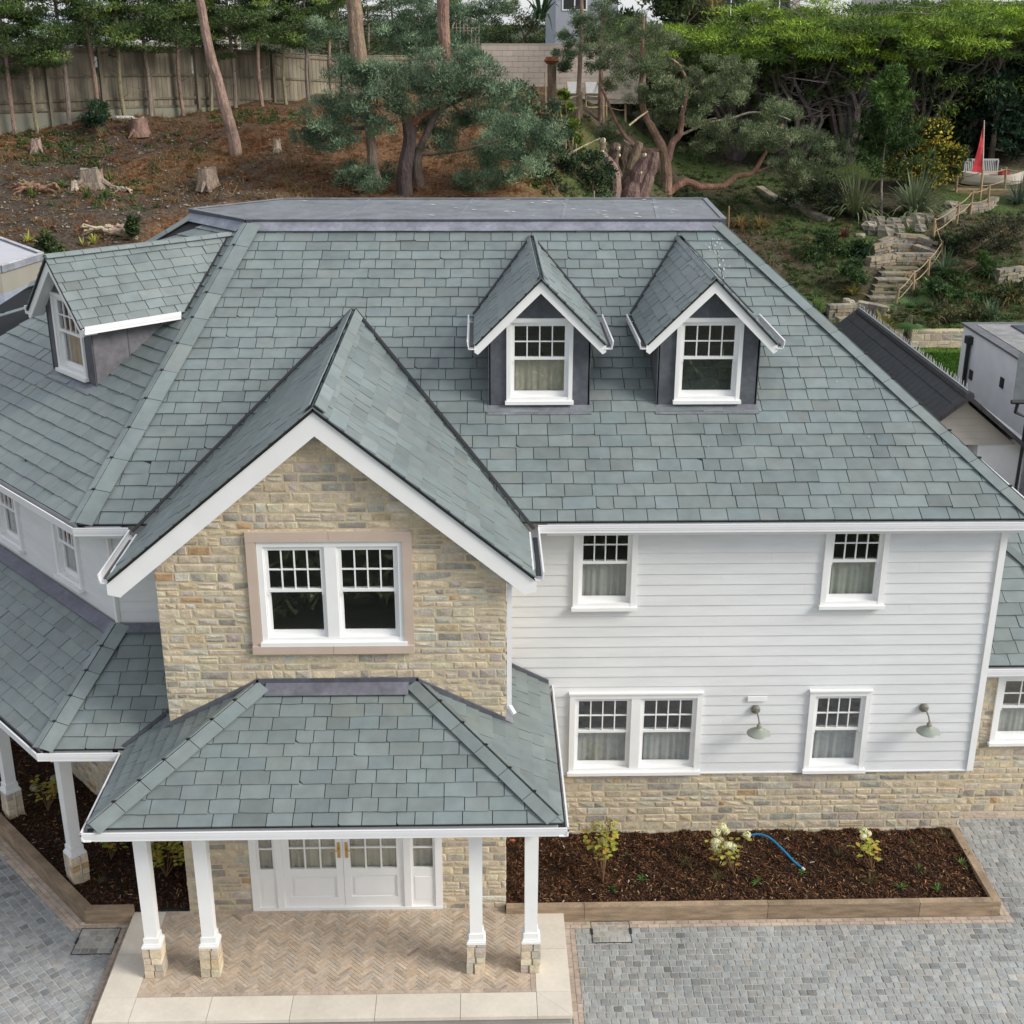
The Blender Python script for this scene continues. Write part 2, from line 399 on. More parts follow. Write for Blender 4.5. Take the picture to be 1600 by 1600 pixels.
def ht(x, y):
    z = hbase(x, y)
    if 29 < y < 75:
        k = min(1, (y - 29) / 3) * (1 if x < 6 or y > 42.5 else .15)
        z += k * (.16 * math.sin(x * .9 + 1.3 * math.sin(y * .6)) * math.sin(y * .8 + x * .3) + .07 * math.sin(x * 2.7 + y * 1.9) * math.sin(y * 2.3 - x))
    return z
CAMP = V((0, 0, HC))
def ray(px, py):
    return (_f + _r2 * ((px - 800) / 2009.3) - _u2 * ((py - 800) / 2009.3))
def at(px, py, y):
    d = ray(px, py); return CAMP + d * (y / d.y)
def gp(px, py):
    d = ray(px, py); y = 28.0
    while y < 80:
        p = CAMP + d * (y / d.y)
        if p.z <= ht(p.x, p.y): return V((p.x, p.y, ht(p.x, p.y)))
        y += .05
    return p
def ground_mat():
    m = bpy.data.materials.new('garden_soil'); m.use_nodes = True; N = m.node_tree.nodes; L = m.node_tree.links; b = N['Principled BSDF']
    tc = N.new('ShaderNodeTexCoord'); O = tc.outputs['Object']
    a = N.new('ShaderNodeAttribute'); a.attribute_name = 'Col'
    def noise(sc, det=6, dist=0):
        n = N.new('ShaderNodeTexNoise'); n.inputs['Scale'].default_value = sc; n.inputs['Detail'].default_value = det; n.inputs['Distortion'].default_value = dist; L.new(O, n.inputs['Vector']); return n.outputs[0]
    def ramp(src, lo, hi, o0=0, o1=1):
        r = N.new('ShaderNodeMapRange'); r.inputs[1].default_value = lo; r.inputs[2].default_value = hi; r.inputs[3].default_value = o0; r.inputs[4].default_value = o1; L.new(src, r.inputs[0]); return r.outputs[0]
    c = a.outputs['Color']
    def mix(fac, c0, col):
        x = N.new('ShaderNodeMix'); x.data_type = 'RGBA'; L.new(fac, x.inputs[0]); L.new(c0, x.inputs[6]); x.inputs[7].default_value = (*col, 1); return x.outputs[2]
    c = mix(ramp(noise(1.7, 8, 1), .56, .68, 0, .65), c, (.020, .016, .013))
    c = mix(ramp(noise(7, 8), .60, .70, 0, .55), c, (.15, .10, .06))
    c = mix(ramp(noise(22, 6), .62, .70, 0, .7), c, (.23, .17, .11))
    mx = N.new('ShaderNodeVectorMath'); mx.operation = 'SCALE'; L.new(c, mx.inputs[0]); L.new(ramp(noise(9, 10), .3, .7, .5, 1.5), mx.inputs['Scale'])
    L.new(mx.outputs[0], b.inputs['Base Color']); b.inputs['Roughness'].default_value = .95; b.inputs['Specular IOR Level'].default_value = .15
    bp = N.new('ShaderNodeBump'); bp.inputs['Strength'].default_value = .8; bp.inputs['Distance'].default_value = .08; L.new(noise(11, 10), bp.inputs['Height']); L.new(bp.outputs[0], b.inputs['Normal'])
    return m
def gnoise(x, y): return .5 + .25 * math.sin(x * .7 + 2 * math.sin(y * .35)) + .25 * math.sin(y * .9 + 1.7 * math.sin(x * .5 + 1))
def gcol(x, y):
    if y < 22: return (.16, .15, .13) if y > 8 else (.055, .06, .04)
    n = gnoise(x, y); soil = V((.074, .057, .043)); red = V((.16, .085, .042)); green = V((.05, .095, .02)); olive = V((.07, .068, .035))
    sx = sstep(.3, 4, x - (y - 40) * .08 + (gnoise(x * 2, y * 2) - .5) * 2)
    l = soil.lerp(red, max(sstep(.55, .8, n), sstep(-8, -4, x) * sstep(33, 39, y) * (1 - sstep(3, 5, x)) * .9, sstep(43, 48, y) * .55))
    r = soil.lerp(green, sstep(.35, .75, n)).lerp(olive, .35)
    if 36 < y < 41.2 and x > 8: r = V((.055, .13, .012))
    if y > 60: l = V((.04, .055, .025))
    return tuple(l.lerp(r, sx))
def grid(xs, ys):
    mb = MB()
    for y in ys:
        for x in xs: mb.v.append((x, y, ht(x, y) if y > 22 else -.02)); mb.c.append(gcol(x, y))
    mb.n = len(mb.v); nx = len(xs)
    for j in range(len(ys) - 1):
        for i in range(nx - 1): mb.f.append([j * nx + i, j * nx + i + 1, (j + 1) * nx + i + 1, (j + 1) * nx + i])
    return mb
xs = [-1500, -600, -300, -150, -80, -55] + [x * .4 for x in range(-90, 100)] + [42, 60, 90, 150, 300, 600, 1500]
ys = [-1500, -600, -200, -80, -30, -10, 0, 8, 12, 18, 22] + [22 + .35 * i for i in range(1, 140)] + [74, 80, 95, 120, 200, 500, 900, 1600]
M['ground'] = ground_mat()
grid(xs, ys).build('ground', M['ground'], smooth=True, kind='structure')

# driveway of grey setts ------------------------------------------------
def setts(mb, O, e, u, poly, size=(.10, .135), h=.118, seed=5, base=(.29, .295, .285), hs=.10, z=.008, pat=.33):
    random.seed(seed); O, e, u = V(O), V(e), V(u); poly = ccw(poly)
    a0, a1 = min(p[0] for p in poly), max(p[0] for p in poly); b0, b1 = min(p[1] for p in poly), max(p[1] for p in poly); t = b0
    while t < b1:
        hh = h * random.uniform(.93, 1.07); s = a0 - random.uniform(0, .15); 
        while s < a1:
            w = random.uniform(*size); g = .007; j = lambda: random.gauss(0, .003)
            q = [(s + g + j(), t + g + j()), (s + w - g + j(), t + g + j()), (s + w - g + j(), t + hh - g + j()), (s + g + j(), t + hh - g + j())]
            q = clip(q, poly)
            if q:
                m = len(q); cx = sum(p[0] for p in q) / m; cy = sum(p[1] for p in q) / m
                k = random.gauss(1, hs); 
                big = .5 + .5 * math.sin(cx * 1.1 + 2 * math.sin(cy * .9)) * math.sin(cy * 1.7 + cx * .6)
                if random.random() < .05 + pat * big * .5: k *= random.uniform(.62, .85)
                wm = random.gauss(0, .02) + (.06 if random.random() < .04 else 0); c = (base[0] * k * (1 + wm), base[1] * k, base[2] * k * (1 - wm))
                P = lambda a, b, zz: O + e * a + u * b + Z * zz
                zt = z + random.gauss(0, .0018); tx, ty = random.gauss(0, .008), random.gauss(0, .008)
                inn = [(x + (cx - x) * .14, y + (cy - y) * .14) for x, y in q]
                vs = [P(x, y, .0) for x, y in q] + [P(x, y, zt * .65) for x, y in q] + [P(x, y, zt + (x - cx) * tx + (y - cy) * ty) for x, y in inn]
                mb.add(vs, [(i, (i + 1) % m, m + (i + 1) % m, m + i) for i in range(m)] + [(m + i, m + (i + 1) % m, 2 * m + (i + 1) % m, 2 * m + i) for i in range(m)] + [tuple(range(2 * m, 3 * m))], c)
            s += w
        t += hh
A42 = R(42); U = V((-math.sin(A42), math.cos(A42), 0)); NI = V((math.cos(A42), math.sin(A42), 0))
jb = MB((.42, .415, .39)); jb.box((-14, 9, -.01), (16, 22, .0), (.42, .415, .39))
jb.build('driveway_bed', M['joint'], kind='structure')
mb = MB(); PK = (1.26, 14.83)
setts(mb, (0, 0, 0), X, Y, [(1.26, 11.2), (10.6, 11.2), (10.6, 14.83), (1.26, 14.83)], seed=11)
setts(mb, (0, 0, 0), X, Y, [(7.53, 14.83), (10.6, 14.83), (10.6, 17.38), (7.53, 17.38)], seed=12)
setts(mb, (0, 0, 0), X, Y, [(-12, 10.6), (10.6, 10.6), (10.6, 11.2), (-12, 11.2)], seed=13)
mb.build('driveway', M['sett'], kind='structure')
mb = MB()
OL = V((-5.76, 14.97, 0))
# left driveway courses follow the canted wing
pw = [(-5.76, 14.97), (-9.8, 19.35), (-12, 19.35), (-12, 11.2), (-5.14, 11.2), (-5.14, 14.97)]
cv1 = [(-5.76, 14.97), (-9.8, 19.35), (-12, 19.35), (-12, 11.2)]; cv2 = [(-5.76, 14.97), (-12, 11.2), (-5.14, 11.2), (-5.14, 14.97)]
for cv in (cv1, cv2):
    q = [((V((x, y, 0)) - OL).dot(U), (V((x, y, 0)) - OL).dot(-NI)) for x, y in cv]
    setts(mb, OL, U, -NI, q, seed=14, base=(.265, .27, .27))
mb.build('side_driveway', M['sett'], kind='structure')
# pink paver edging -----------------------------------------------------
def edging(mb, A, B, side, rows=2, w=.07, L=.16, z=.014, base=(.42, .34, .275)):
    A, B, side = V(A), V(B), V(side); d = (B - A).normalized(); T = (B - A).length
    for r in range(rows):
        s = 0 if r % 2 == 0 else -L / 2
        while s < T:
            a = max(0, s); b = min(T, s + L * random.uniform(.9, 1.1)); s = b
            if b - a < .02: continue
            k = random.gauss(1, .08); o = A + d * (a + .003) + side * (r * w + .003)
            mb.obox(o, d * (b - a - .006), side * (w - .006), Z * (z + random.gauss(0, .001)), (base[0] * k, base[1] * k * random.uniform(.97, 1.03), base[2] * k))
mb = MB()
edging(mb, (.3, 14.975, 0), (7.53, 14.975, 0), -Y); edging(mb, (7.385, 14.99, 0), (7.385, 17.0, 0), X, rows=2)
edging(mb, (1.115, 12.3, 0), (1.115, 14.83, 0), X); edging(mb, (-5.0, 12.3, 0), (-5.0, 14.97, 0), -X)
edging(mb, (-4.98, 12.985, 0), (1.1, 12.985, 0), -Y, rows=3); edging(mb, (7.55, 17.4, 0), (10.6, 17.4, 0), Y)
edging(mb, (-5.74, 15.11, 0), (-5.0, 15.11, 0), -Y); edging(mb, (-5.66, 15.05, 0), (-5.66 - .669 * 6, 15.05 + .743 * 6, 0), -NI, rows=3)
mb.build('paver_edging', M['brick'], kind='structure')
# manholes
def manhole(x0, y0, x1, y1, label, ang=None, slabby=False):
    t = thing('manhole_cover', label, 'manhole cover', ((x0 + x1) / 2, (y0 + y1) / 2, .012), 'recessed manhole covers in the driveway')
    f = MB((.11, .11, .11)); z = .013; g = .006
    for a, b in (((x0, y0), (x1, y0 + g)), ((x0, y1 - g), (x1, y1)), ((x0, y0 + g), (x0 + g, y1 - g)), ((x1 - g, y0 + g), (x1, y1 - g))): f.box((a[0], a[1], .002), (b[0], b[1], z + .006))
    f.box((x0 - .012, (y0 + y1) / 2 - .05, .0), (x0 + .018, (y0 + y1) / 2 + .07, z + .009)); f.box((x1 - .018, (y0 + y1) / 2 - .05, .0), (x1 + .012, (y0 + y1) / 2 + .07, z + .009))
    f.build('frame', M['black'], t)
    m2 = MB()
    if slabby: m2.box((x0 + g, y0 + g, .002), (x1 - g, y1 - g, z), (.33, .335, .32))
    else:
        m2.box((x0 + g, y0 + g, .002), (x1 - g, y1 - g, .012), (.34, .33, .30)); setts(m2, (0, 0, .006), X, Y, [(x0 + .015, y0 + .015), (x1 - .015, y0 + .015), (x1 - .015, y1 - .015), (x0 + .015, y1 - .015)], base=(.31, .305, .28), seed=4)
    m2.build('lid', M['slab'] if slabby else M['sett'], t)
manhole(1.49, 14.52, 2.04, 15.0 - .03, 'square drain cover filled with setts beside the wooden planter edge')
manhole(-5.69, 14.43, -5.14, 14.97, 'plain grey slab drain cover on the left beside the pale terrace')

# porch terrace ---------------------------------------------------------
pt = thing('porch_terrace', 'raised porch terrace of herringbone clay pavers with a pale limestone slab border', 'terrace', (-1.94, 14.1, 0))
mb = MB((.55, .525, .45)); 
mb.box((-4.96, 13.01, -.01), (1.08, 15.14, .10), (.33, .31, .28)); mb.build('riser', M['slab'], pt)
mb = MB(); random.seed(21)
def slabp(poly, k=1): 
    f = random.gauss(1, .035) * k; mb.prism([V((x, y, .10)) for x, y in poly], Z * .05, (.62 * f, .565 * f, .485 * f))
yo, yi, xo0, xi0, xi1, xo1 = 12.985, 13.42, -4.985, -4.53, .655, 1.105; g = .003
cuts = [-4.53, -3.62, -2.62, -1.60, -.58, .50, .655]
for a, b in zip([xi0] + [-3.55, -2.50, -1.42, -.33], [-3.55, -2.50, -1.42, -.33, xi1]): slabp([(a + g, yo), (b - g, yo), (b - g, yi - g), (a + g, yi - g)])
slabp([(xo0, yo), (xi0 - g, yo), (xi0 - g, yi - g)]); slabp([(xo0, yo + .004), (xi0 - g, yi), (xo0, yi)][::-1])
slabp([(xo1, yo), (xi1 + g, yo), (xi1 + g, yi - g)][::-1]); slabp([(xo1, yo + .004), (xi1 + g, yi), (xo1, yi)])
for a, b in ((yi, 14.25), (14.25, 15.14)): slabp([(xo0, a + g), (xi0 - g, a + g), (xi0 - g, b - g), (xo0, b - g)]); slabp([(xi1 + g, a + g), (xo1, a + g), (xo1, b - g), (xi1 + g, b - g)])
mb.build('slab_border', M['slab'], pt)
mb = MB(); jm = MB((.62, .55, .45)); jm.box((xi0 - .002, yi - .002, .1), (xi1 + .002, 15.15, .1425)); jm.build('mortar_bed', M['joint'], pt)
edging(mb, (xi0, yi + .003, .10), (xi1, yi + .003, .10), Y, rows=1, L=.2, z=.048); edging(mb, (xi0, 15.14, .10), (xi1, 15.14, .10), -Y, rows=1, L=.2, z=.048)
edging(mb, (xi0, yi + .07, .10), (xi0, 15.07, .10), X, rows=1, L=.2, z=.048); edging(mb, (xi1, yi + .07, .10), (xi1, 15.07, .10), -X, rows=1, L=.2, z=.048)
hx0, hx1, hy0, hy1 = xi0 + .075, xi1 - .075, yi + .075, 15.065; bw, bl = .0525, .21
hp = [(hx0, hy0), (hx1, hy0), (hx1, hy1), (hx0, hy1)]; c45 = math.sqrt(.5); ctr = V(((hx0 + hx1) / 2, (hy0 + hy1) / 2, 0)); gg = .010; n4 = 4
for i in range(-110, 110):
    for j in range(-26, 26):
        # herringbone lattice: unit cell translation vectors (bw,bw) and (bl*... )
        for (x, y, wx, wy) in ((0, 0, bl, bw), (bl, 0 - bl + bw, bw, bl)):
            ox = x + i * bw + j * (bl + bw) * 0 + j * bl; oy = y + i * bw - j * bl
            q = [(ox + gg / 2, oy + gg / 2), (ox + wx - gg / 2, oy + gg / 2), (ox + wx - gg / 2, oy + wy - gg / 2), (ox + gg / 2, oy + wy - gg / 2)]
            q = [(ctr.x + (a - b) * c45, ctr.y + (a + b) * c45) for a, b in q]
            if max(p[0] for p in q) < hx0 or min(p[0] for p in q) > hx1 or max(p[1] for p in q) < hy0 or min(p[1] for p in q) > hy1: continue
            q = clip(q, hp)
            if not q: continue
            k = random.gauss(1, .10); kk = random.gauss(0, .03); zt = .148 + random.gauss(0, .001)
            mb.prism([V((a, b, .12)) for a, b in q], Z * (zt - .12), (.44 * k * (1 + kk), .355 * k, .275 * k * (1 - kk)))
mb.build('herringbone_paving', M['brick'], pt)

# planting beds ---------------------------------------------------------
def mulch(name, poly, z, label, seed):
    poly = ccw(poly); mb = MB(); x0, x1 = min(p[0] for p in poly), max(p[0] for p in poly); y0, y1 = min(p[1] for p in poly), max(p[1] for p in poly); st = .06
    f = lambda x, y: z + .02 * math.sin(x * 5 + 2 * math.sin(y * 4)) + .012 * math.sin(x * 17 + y * 13) + .05 * (math.exp(-((y - 16.3) / .5) ** 2) if x > 0 else 0)
    nx, ny = int((x1 - x0) / st) + 1, int((y1 - y0) / st) + 1
    for j in range(ny):
        for i in range(nx):
            q = clip([(x0 + i * st, y0 + j * st), (x0 + (i + 1) * st, y0 + j * st), (x0 + (i + 1) * st, y0 + (j + 1) * st), (x0 + i * st, y0 + (j + 1) * st)], poly)
            if q: mb.add([V((a, b, f(a, b))) for a, b in q], [tuple(range(len(q)))], (.030, .019, .014))
    N = int(abs(area2(poly)) * 1500); rg = np.random.default_rng(seed); px = rg.uniform(x0, x1, N); py = rg.uniform(y0, y1, N); keep = []
    for a, b in zip(px, py):
        keep.append(all((poly[(i + 1) % len(poly)][0] - poly[i][0]) * (b - poly[i][1]) - (poly[(i + 1) % len(poly)][1] - poly[i][1]) * (a - poly[i][0]) > .01 for i in range(len(poly))))
    px, py = px[keep], py[keep]; N = len(px); pz = np.array([f(a, b) for a, b in zip(px, py)])
    an = rg.uniform(0, 6.28, N); L = rg.uniform(.012, .04, N); W = rg.uniform(.003, .010, N); d = np.stack([np.cos(an), np.sin(an), rg.normal(0, .35, N)], 1); s = np.stack([-np.sin(an), np.cos(an), rg.normal(0, .3, N)], 1)
    c = np.stack([px, py, pz + rg.uniform(.004, .02, N)], 1); d *= L[:, None]; s *= W[:, None]
    q = np.stack([c - d - s, c + d - s * .6, c + d + s, c - d + s * .8], 1); k = rg.uniform(0, 1, N)[:, None]; b = rg.lognormal(0, .5, N)[:, None]
    cols = (np.array([[.040, .024, .016]]) * (1 - k) + np.array([[.125, .056, .027]]) * k) * b
    cols[rg.uniform(0, 1, N) < .04] = (.30, .19, .09); cols[rg.uniform(0, 1, N) < .006] = (.5, .45, .38)
    mb.rawp(q, cols); o = mb.build(name, M['mulch'], kind='stuff'); o['label'] = label; o['category'] = 'mulch'
mulch('bark_mulch', [(.28, 15.05), (7.30, 15.05), (7.30, 16.86), (.28, 16.86)], .17, 'dark bark mulch filling the long bed below the white boarded wall', 1)
mulch('bark_mulch', [(-4.15, 15.2), (-4.15, 17.2), (-8.4, 22), (-10.9, 20.9), (-5.6, 15.2)], .14, 'dark bark mulch in the angled bed under the left veranda', 2)
def sleepers(name, label, segs):
    t = thing(name, label, 'planter edge', (V(segs[0][0]) + V(segs[0][1])) / 2)
    for A, B, side, w in segs:
        A, B, side = V(A), V(B), V(side); mb = MB(); k = random.uniform(.85, 1.15)
        c = (.27 * k, .20 * k, .135 * k); L = B - A; d = L.normalized()
        mb.obox(A + d * .003, L - d * .006, side * w, Z * (.25 + random.uniform(-.003, .003)), c); mb.build('sleeper', M['timber'], t)
sleepers('planter_edge', 'long wooden sleeper edge around the bed below the white boarded wall', [((.29, 14.99, 0), (1.40, 14.99, 0), Y, .11), ((1.40, 14.99, 0), (4.02, 14.99, 0), Y, .11),
    ((4.02, 14.99, 0), (6.2, 14.992, 0), Y, .11), ((6.2, 14.99, 0), (7.25, 14.99, 0), Y, .11), ((7.25, 14.99, 0), (7.25, 16.8, 0), X, .115)])
c0 = V((-5.66, 15.06, 0))
sleepers('planter_edge', 'wooden sleeper edge bending round the left bed beneath the veranda columns', [((-5.66, 15.07, 0), (-4.99, 15.07, 0), Y, .11),
    (tuple(c0 + U * .0), tuple(c0 + U * 2.35), tuple(NI), .13), (tuple(c0 + U * 2.36), tuple(c0 + U * 4.7), tuple(NI), .13), (tuple(c0 + U * 4.71), tuple(c0 + U * 6.4), tuple(NI), .13)])
# ================================================================ THE HOUSE
H = thing('house', 'large detached house with grey-green slate roofs, buff stone gable, white weatherboarding and columned porch', 'house', (1.0, 16.85, 0))
ms = .566; YE = 16.57; ZE = 5.50                       # main roof plane: z = ZE + ms (y - YE)
ZF = 8.745; YF = YE + (ZF - ZE) / ms
K = V((-5.62, 16.48, 5.47)); F1 = V((-3.97, YF, ZF)); FR = V((4.11, YF, ZF)); ER = V((7.80, 16.57, ZE))
nm = V((0, -ms, 1)).normalized(); nw = V((-NI.x * .642, -NI.y * .642, 1)).normalized()
def onwing(P): # height of wing roof plane
    return 5.47 + .642 * (V((P[0], P[1], 0)) - V((K.x, K.y, 0))).dot(NI)
EL = V((K.x + .03, YE, ZE))
# --- main front slope, wing slope, right slope, rear slopes
random.seed(31)
roof_face(H, [EL, ER, FR, F1], name='roof')
random.seed(32)
F2 = V((-5.17, 23.6, ZF))
WE = EL + U * 8.2; WT = V((-8.9, 22.75, 0)); WT.z = onwing(WT); W1 = V((-7.5, 23.55, 0)); W1.z = onwing(W1)
We0 = V((EL.x, EL.y, onwing(EL))) + NI * 0
def wp(s, t): p = V((K.x, K.y, 5.47)) + U * s + NI * t; p.z = onwing(p); return p
roof_face(H, [wp(.02, .08), wp(8.8, .08), wp(7.4, 3.0), wp(5.35, 4.25), wp(4.92, 5.10), wp(3.22, 5.10)], name='roof', k=.98)
random.seed(33)
FB = V((4.22, 25.0, ZF)); EB = V((7.80, 29.5, ZE))
roof_face(H, [EB, ER, FR, FB], name='roof', ex=.26)
F3 = V((-3.75, 25.0, ZF))
roof_face(H, [V((-7.5, 29.6, ZE)), EB, FB, F3], name='roof', ex=.5, wr=(.6, .9))
roof_face(H, [wp(8.8, .08) + V((.3, 1.3, -1.2)), V((-7.5, 29.6, ZE)), F3, F2 + V((0, 0, -.02))], name='roof', ex=.5, wr=(.6, .9))
# --- flat top
def flat():
    P = [F1 + V((-.03, -.02, 0)), FR + V((.05, -.02, 0)), FB + V((.05, 0, 0)), F3, F2 + V((-.05, 0, 0))]
    mb = MB((.20, .215, .235)); mb.prism([p + Z * .015 for p in P], Z * .045, (.15, .16, .172)); o = mb.build('flat_roof', M['lead'], H)
    mb = MB((.06, .07, .085))
    for i in range(5):
        a, b = P[i], P[(i + 1) % 5]; d = (b - a).normalized(); out = d.cross(Z)
        mb.obox(a - Z * .10 - out * .0 - d * .0, b - a, out * .035, Z * .165); mb.obox(a + Z * .068 - out * .05, b - a, out * .09, Z * .012, (.16, .17, .185))
    mb.build('edge_trim', M['lead'], o)
    mb = MB((.15, .16, .18))
    for x in (-2.4, -.45, 1.35, 3.0): mb.obox(V((x, F1.y + .03, ZF + .060)), V((.06, 0, 0)), V((.25, 2.6, 0)), Z * .008, (.165, .178, .20))
    mb.build('lead_seam', M['lead'], o)
    rg = np.random.default_rng(3); N = 46; cx = np.where(rg.uniform(0, 1, N) < .6, rg.normal(2.9, .8, N), rg.uniform(-4, 4, N)); cy = rg.uniform(F1.y + .1, 25, N); a = []
    for x, y in zip(cx, cy):
        r = rg.uniform(.015, .06); a.append([(x + r * math.cos(t) * rg.uniform(.5, 1.6), y + r * math.sin(t) * rg.uniform(.5, 1), ZF + .0695) for t in np.linspace(0, 6.28, 7)[:-1]])
    mb = MB(); mb.rawp(a, np.full((N, 3), .55)); mb.build('bird_dropping', M['joint'], o)
flat()
# --- lead flashing under the flat roof, hips
mb = MB(); random.seed(5)
lead(mb, F1 + V((.05, -.02, 0)), FR + V((-.05, -.02, 0)), nm, .25, col=(.185, .19, .225)); mb.build('lead_flashing', M['lead'], H); mb = MB(); lead(mb, F2, F1 + V((-.03, -.02, 0)), nw, .25, col=(.16, .175, .21))
mb.build('lead_flashing', M['lead'], H)
random.seed(8)
def hips(par, *args, **k):
    m = MB(); hip(m, *args, nub=1, **k); return m.build('hip_tiles', M['slate'], par)
nr = V((.88, 0, 1)).normalized()
hips(H, ER - nm * 0 + V((-.02, .02, .0)), FR + V((-.02, -.05, -.02)), nm, nr, w=.17, L=.62, k=1.0)
hips(H, EL, F1 + V((0, -.05, -.02)), nm, nw, w=.24, L=.62, k=1.10, w2=.10)
hips(H, wp(7.4, 3.0), wp(5.35, 4.25), nw, V((-.3, .6, .8)).normalized(), w=.17, L=.5, k=.95)
hips(H, wp(6.32, 1.85) + U * 1.2 - NI * .9, wp(5.5, 3.2), nw, nw, w=.09, L=.5, k=.95)
hips(H, wp(5.35, 4.25), wp(4.92, 5.0), nw, V((-.3, .6, .8)).normalized(), w=.17, L=.5, k=.9)
# --- stone gable wing --------------------------------------------------
GX = -2.045; GZ = 7.63; gm = .83; YV = 14.93; GY = 15.16
def gz(x): return GZ - gm * abs(x - GX)
YR = YE + (GZ - ZE) / ms; xe = 2.70       # eaves half width
GE = GZ - gm * xe; yv = YE + (GE - ZE) / ms
random.seed(41)
n_r = V((gm, 0, 1)).normalized(); n_l = V((-gm, 0, 1)).normalized()
roof_face(H, [V((GX + xe, YV, GE)), V((GX + xe, yv, GE)), V((GX, YR, GZ)), V((GX, YV, GZ))], ex=.235, name='gable_roof')
roof_face(H, [V((GX - xe, YV, GE)), V((GX - xe, yv, GE)), V((GX, YR, GZ)), V((GX, YV, GZ))], ex=.235, name='gable_roof')
mb = MB(); random.seed(9)
hip(mb, V((GX, YV - .01, GZ + .01)), V((GX, YR + .05, GZ + .01)), n_r, n_l, w=.16, L=.48, k=1.1)
mb.build('ridge_tiles', M['slate'], H)
mb = MB()  # dark open valleys and back gutters
for sx in (1, -1):
    A = V((GX + sx * (xe + .02), yv, 5.44)); B = V((GX, YR + .02, GZ + .02)); d = B - A; s = V((sx * .74, .67, 0))
    mb.obox(A + s * .00 + Z * .018, d, s * .05 + Z * .012, Z * .012, (.03, .033, .04))
mb.build('valley_gutter', M['black'], H)
rl = MB((.03, .03, .03))
for sx in (1, -1): # verge mortar strip under slate edge
    rl.obox(V((GX, YV + .0, GZ - .03)), V((sx * xe, 0, -gm * xe)), V((0, .015, 0)), V((0, 0, -.02)), (.09, .09, .09))
rl.build('verge_strip', M['black'], H)
bb = MB((.8,) * 3); D = .255
for sx in (1, -1):
    e0 = xe + .02; a = V((GX, YV - .02 + .045, GZ - .035)); b = V((GX + sx * e0, YV + .025, GZ - .035 - gm * e0))
    poly = [a, b, b - Z * .10, b - Z * .22 - V((sx * .20, 0, 0)) , a - Z * (D * 1.28)]
    poly = [a, b, b + V((0, 0, -.16)), V((b.x - sx * .16, b.y, b.z - .20)), V((b.x - sx * .16, b.y, GZ - .035 - gm * (e0 - .16) - D * 1.28)), a - Z * (D * 1.28)]
    bb.prism(poly if sx > 0 else poly[::-1], Y * .03)
    bb.obox(a - Z * (D * 1.15) + Y * .03, (b - a) * .92, Y * (GY - YV - .03), -Z * .02)
bb.build('bargeboard', M['white'], H)
# gable wall in stone; 2d frame: s = x, t = z
hole_w = (-2.86, 4.44, -1.03, 5.80); surr = (-3.015, 4.25, -.91, 5.955)
stones(H, (0, GY, 0), X, -Y, [(-4.20, -.05), (.285, -.05), (.285, gz(.285) - .06), (GX, GZ - .08), (-4.20, gz(-4.20) - .06)],
       holes=[(surr[0] + .02, surr[1] + .02, surr[2] - .02, surr[3] - .02), (-3.29, -.1, -.62, 2.45)], seed=2, t0=-.05, back=.28)
stones(H, (-4.19, 0, 0), Y, -X, [(15.165, -.05), (17.0, -.05), (17.0, 5.3), (15.165, 5.3)], seed=3, name='stone_side_wall')
stones(H, (.275, 0, 0), Y, X, [(15.165, -.05), (16.85, -.05), (16.85, 5.3), (15.165, 5.3)], seed=4, name='stone_side_wall')
# sandstone window surround
mb = MB(); c = (.50, .40, .33); a, b, cc, d = surr; y0, y1 = GY - .055, GY + .12; tw = .135; xm = (a + cc) / 2
for (x0, z0, x1, z1, pr) in ((a, d - tw, xm - .002, d, 0), (xm + .002, d - tw, cc, d, 0), (a, b + .11, a + tw - .01, d - tw - .001, .004), (cc - tw + .01, b + .11, cc, d - tw - .001, .004), (a, b, xm - .002, b + .11, -.03), (xm + .002, b, cc, b + .11, -.03)):
    mb.box((x0, y0 + pr, z0), (x1, y1, z1))
sr = mb.build('window_surround', M['sand'], H)
window(H, (-2.885, GY - .008, 4.36), X, -Y, 1.865, 1.46, units=2, casing=.075, mull=.15, curt=0, proud=.02, head=True)
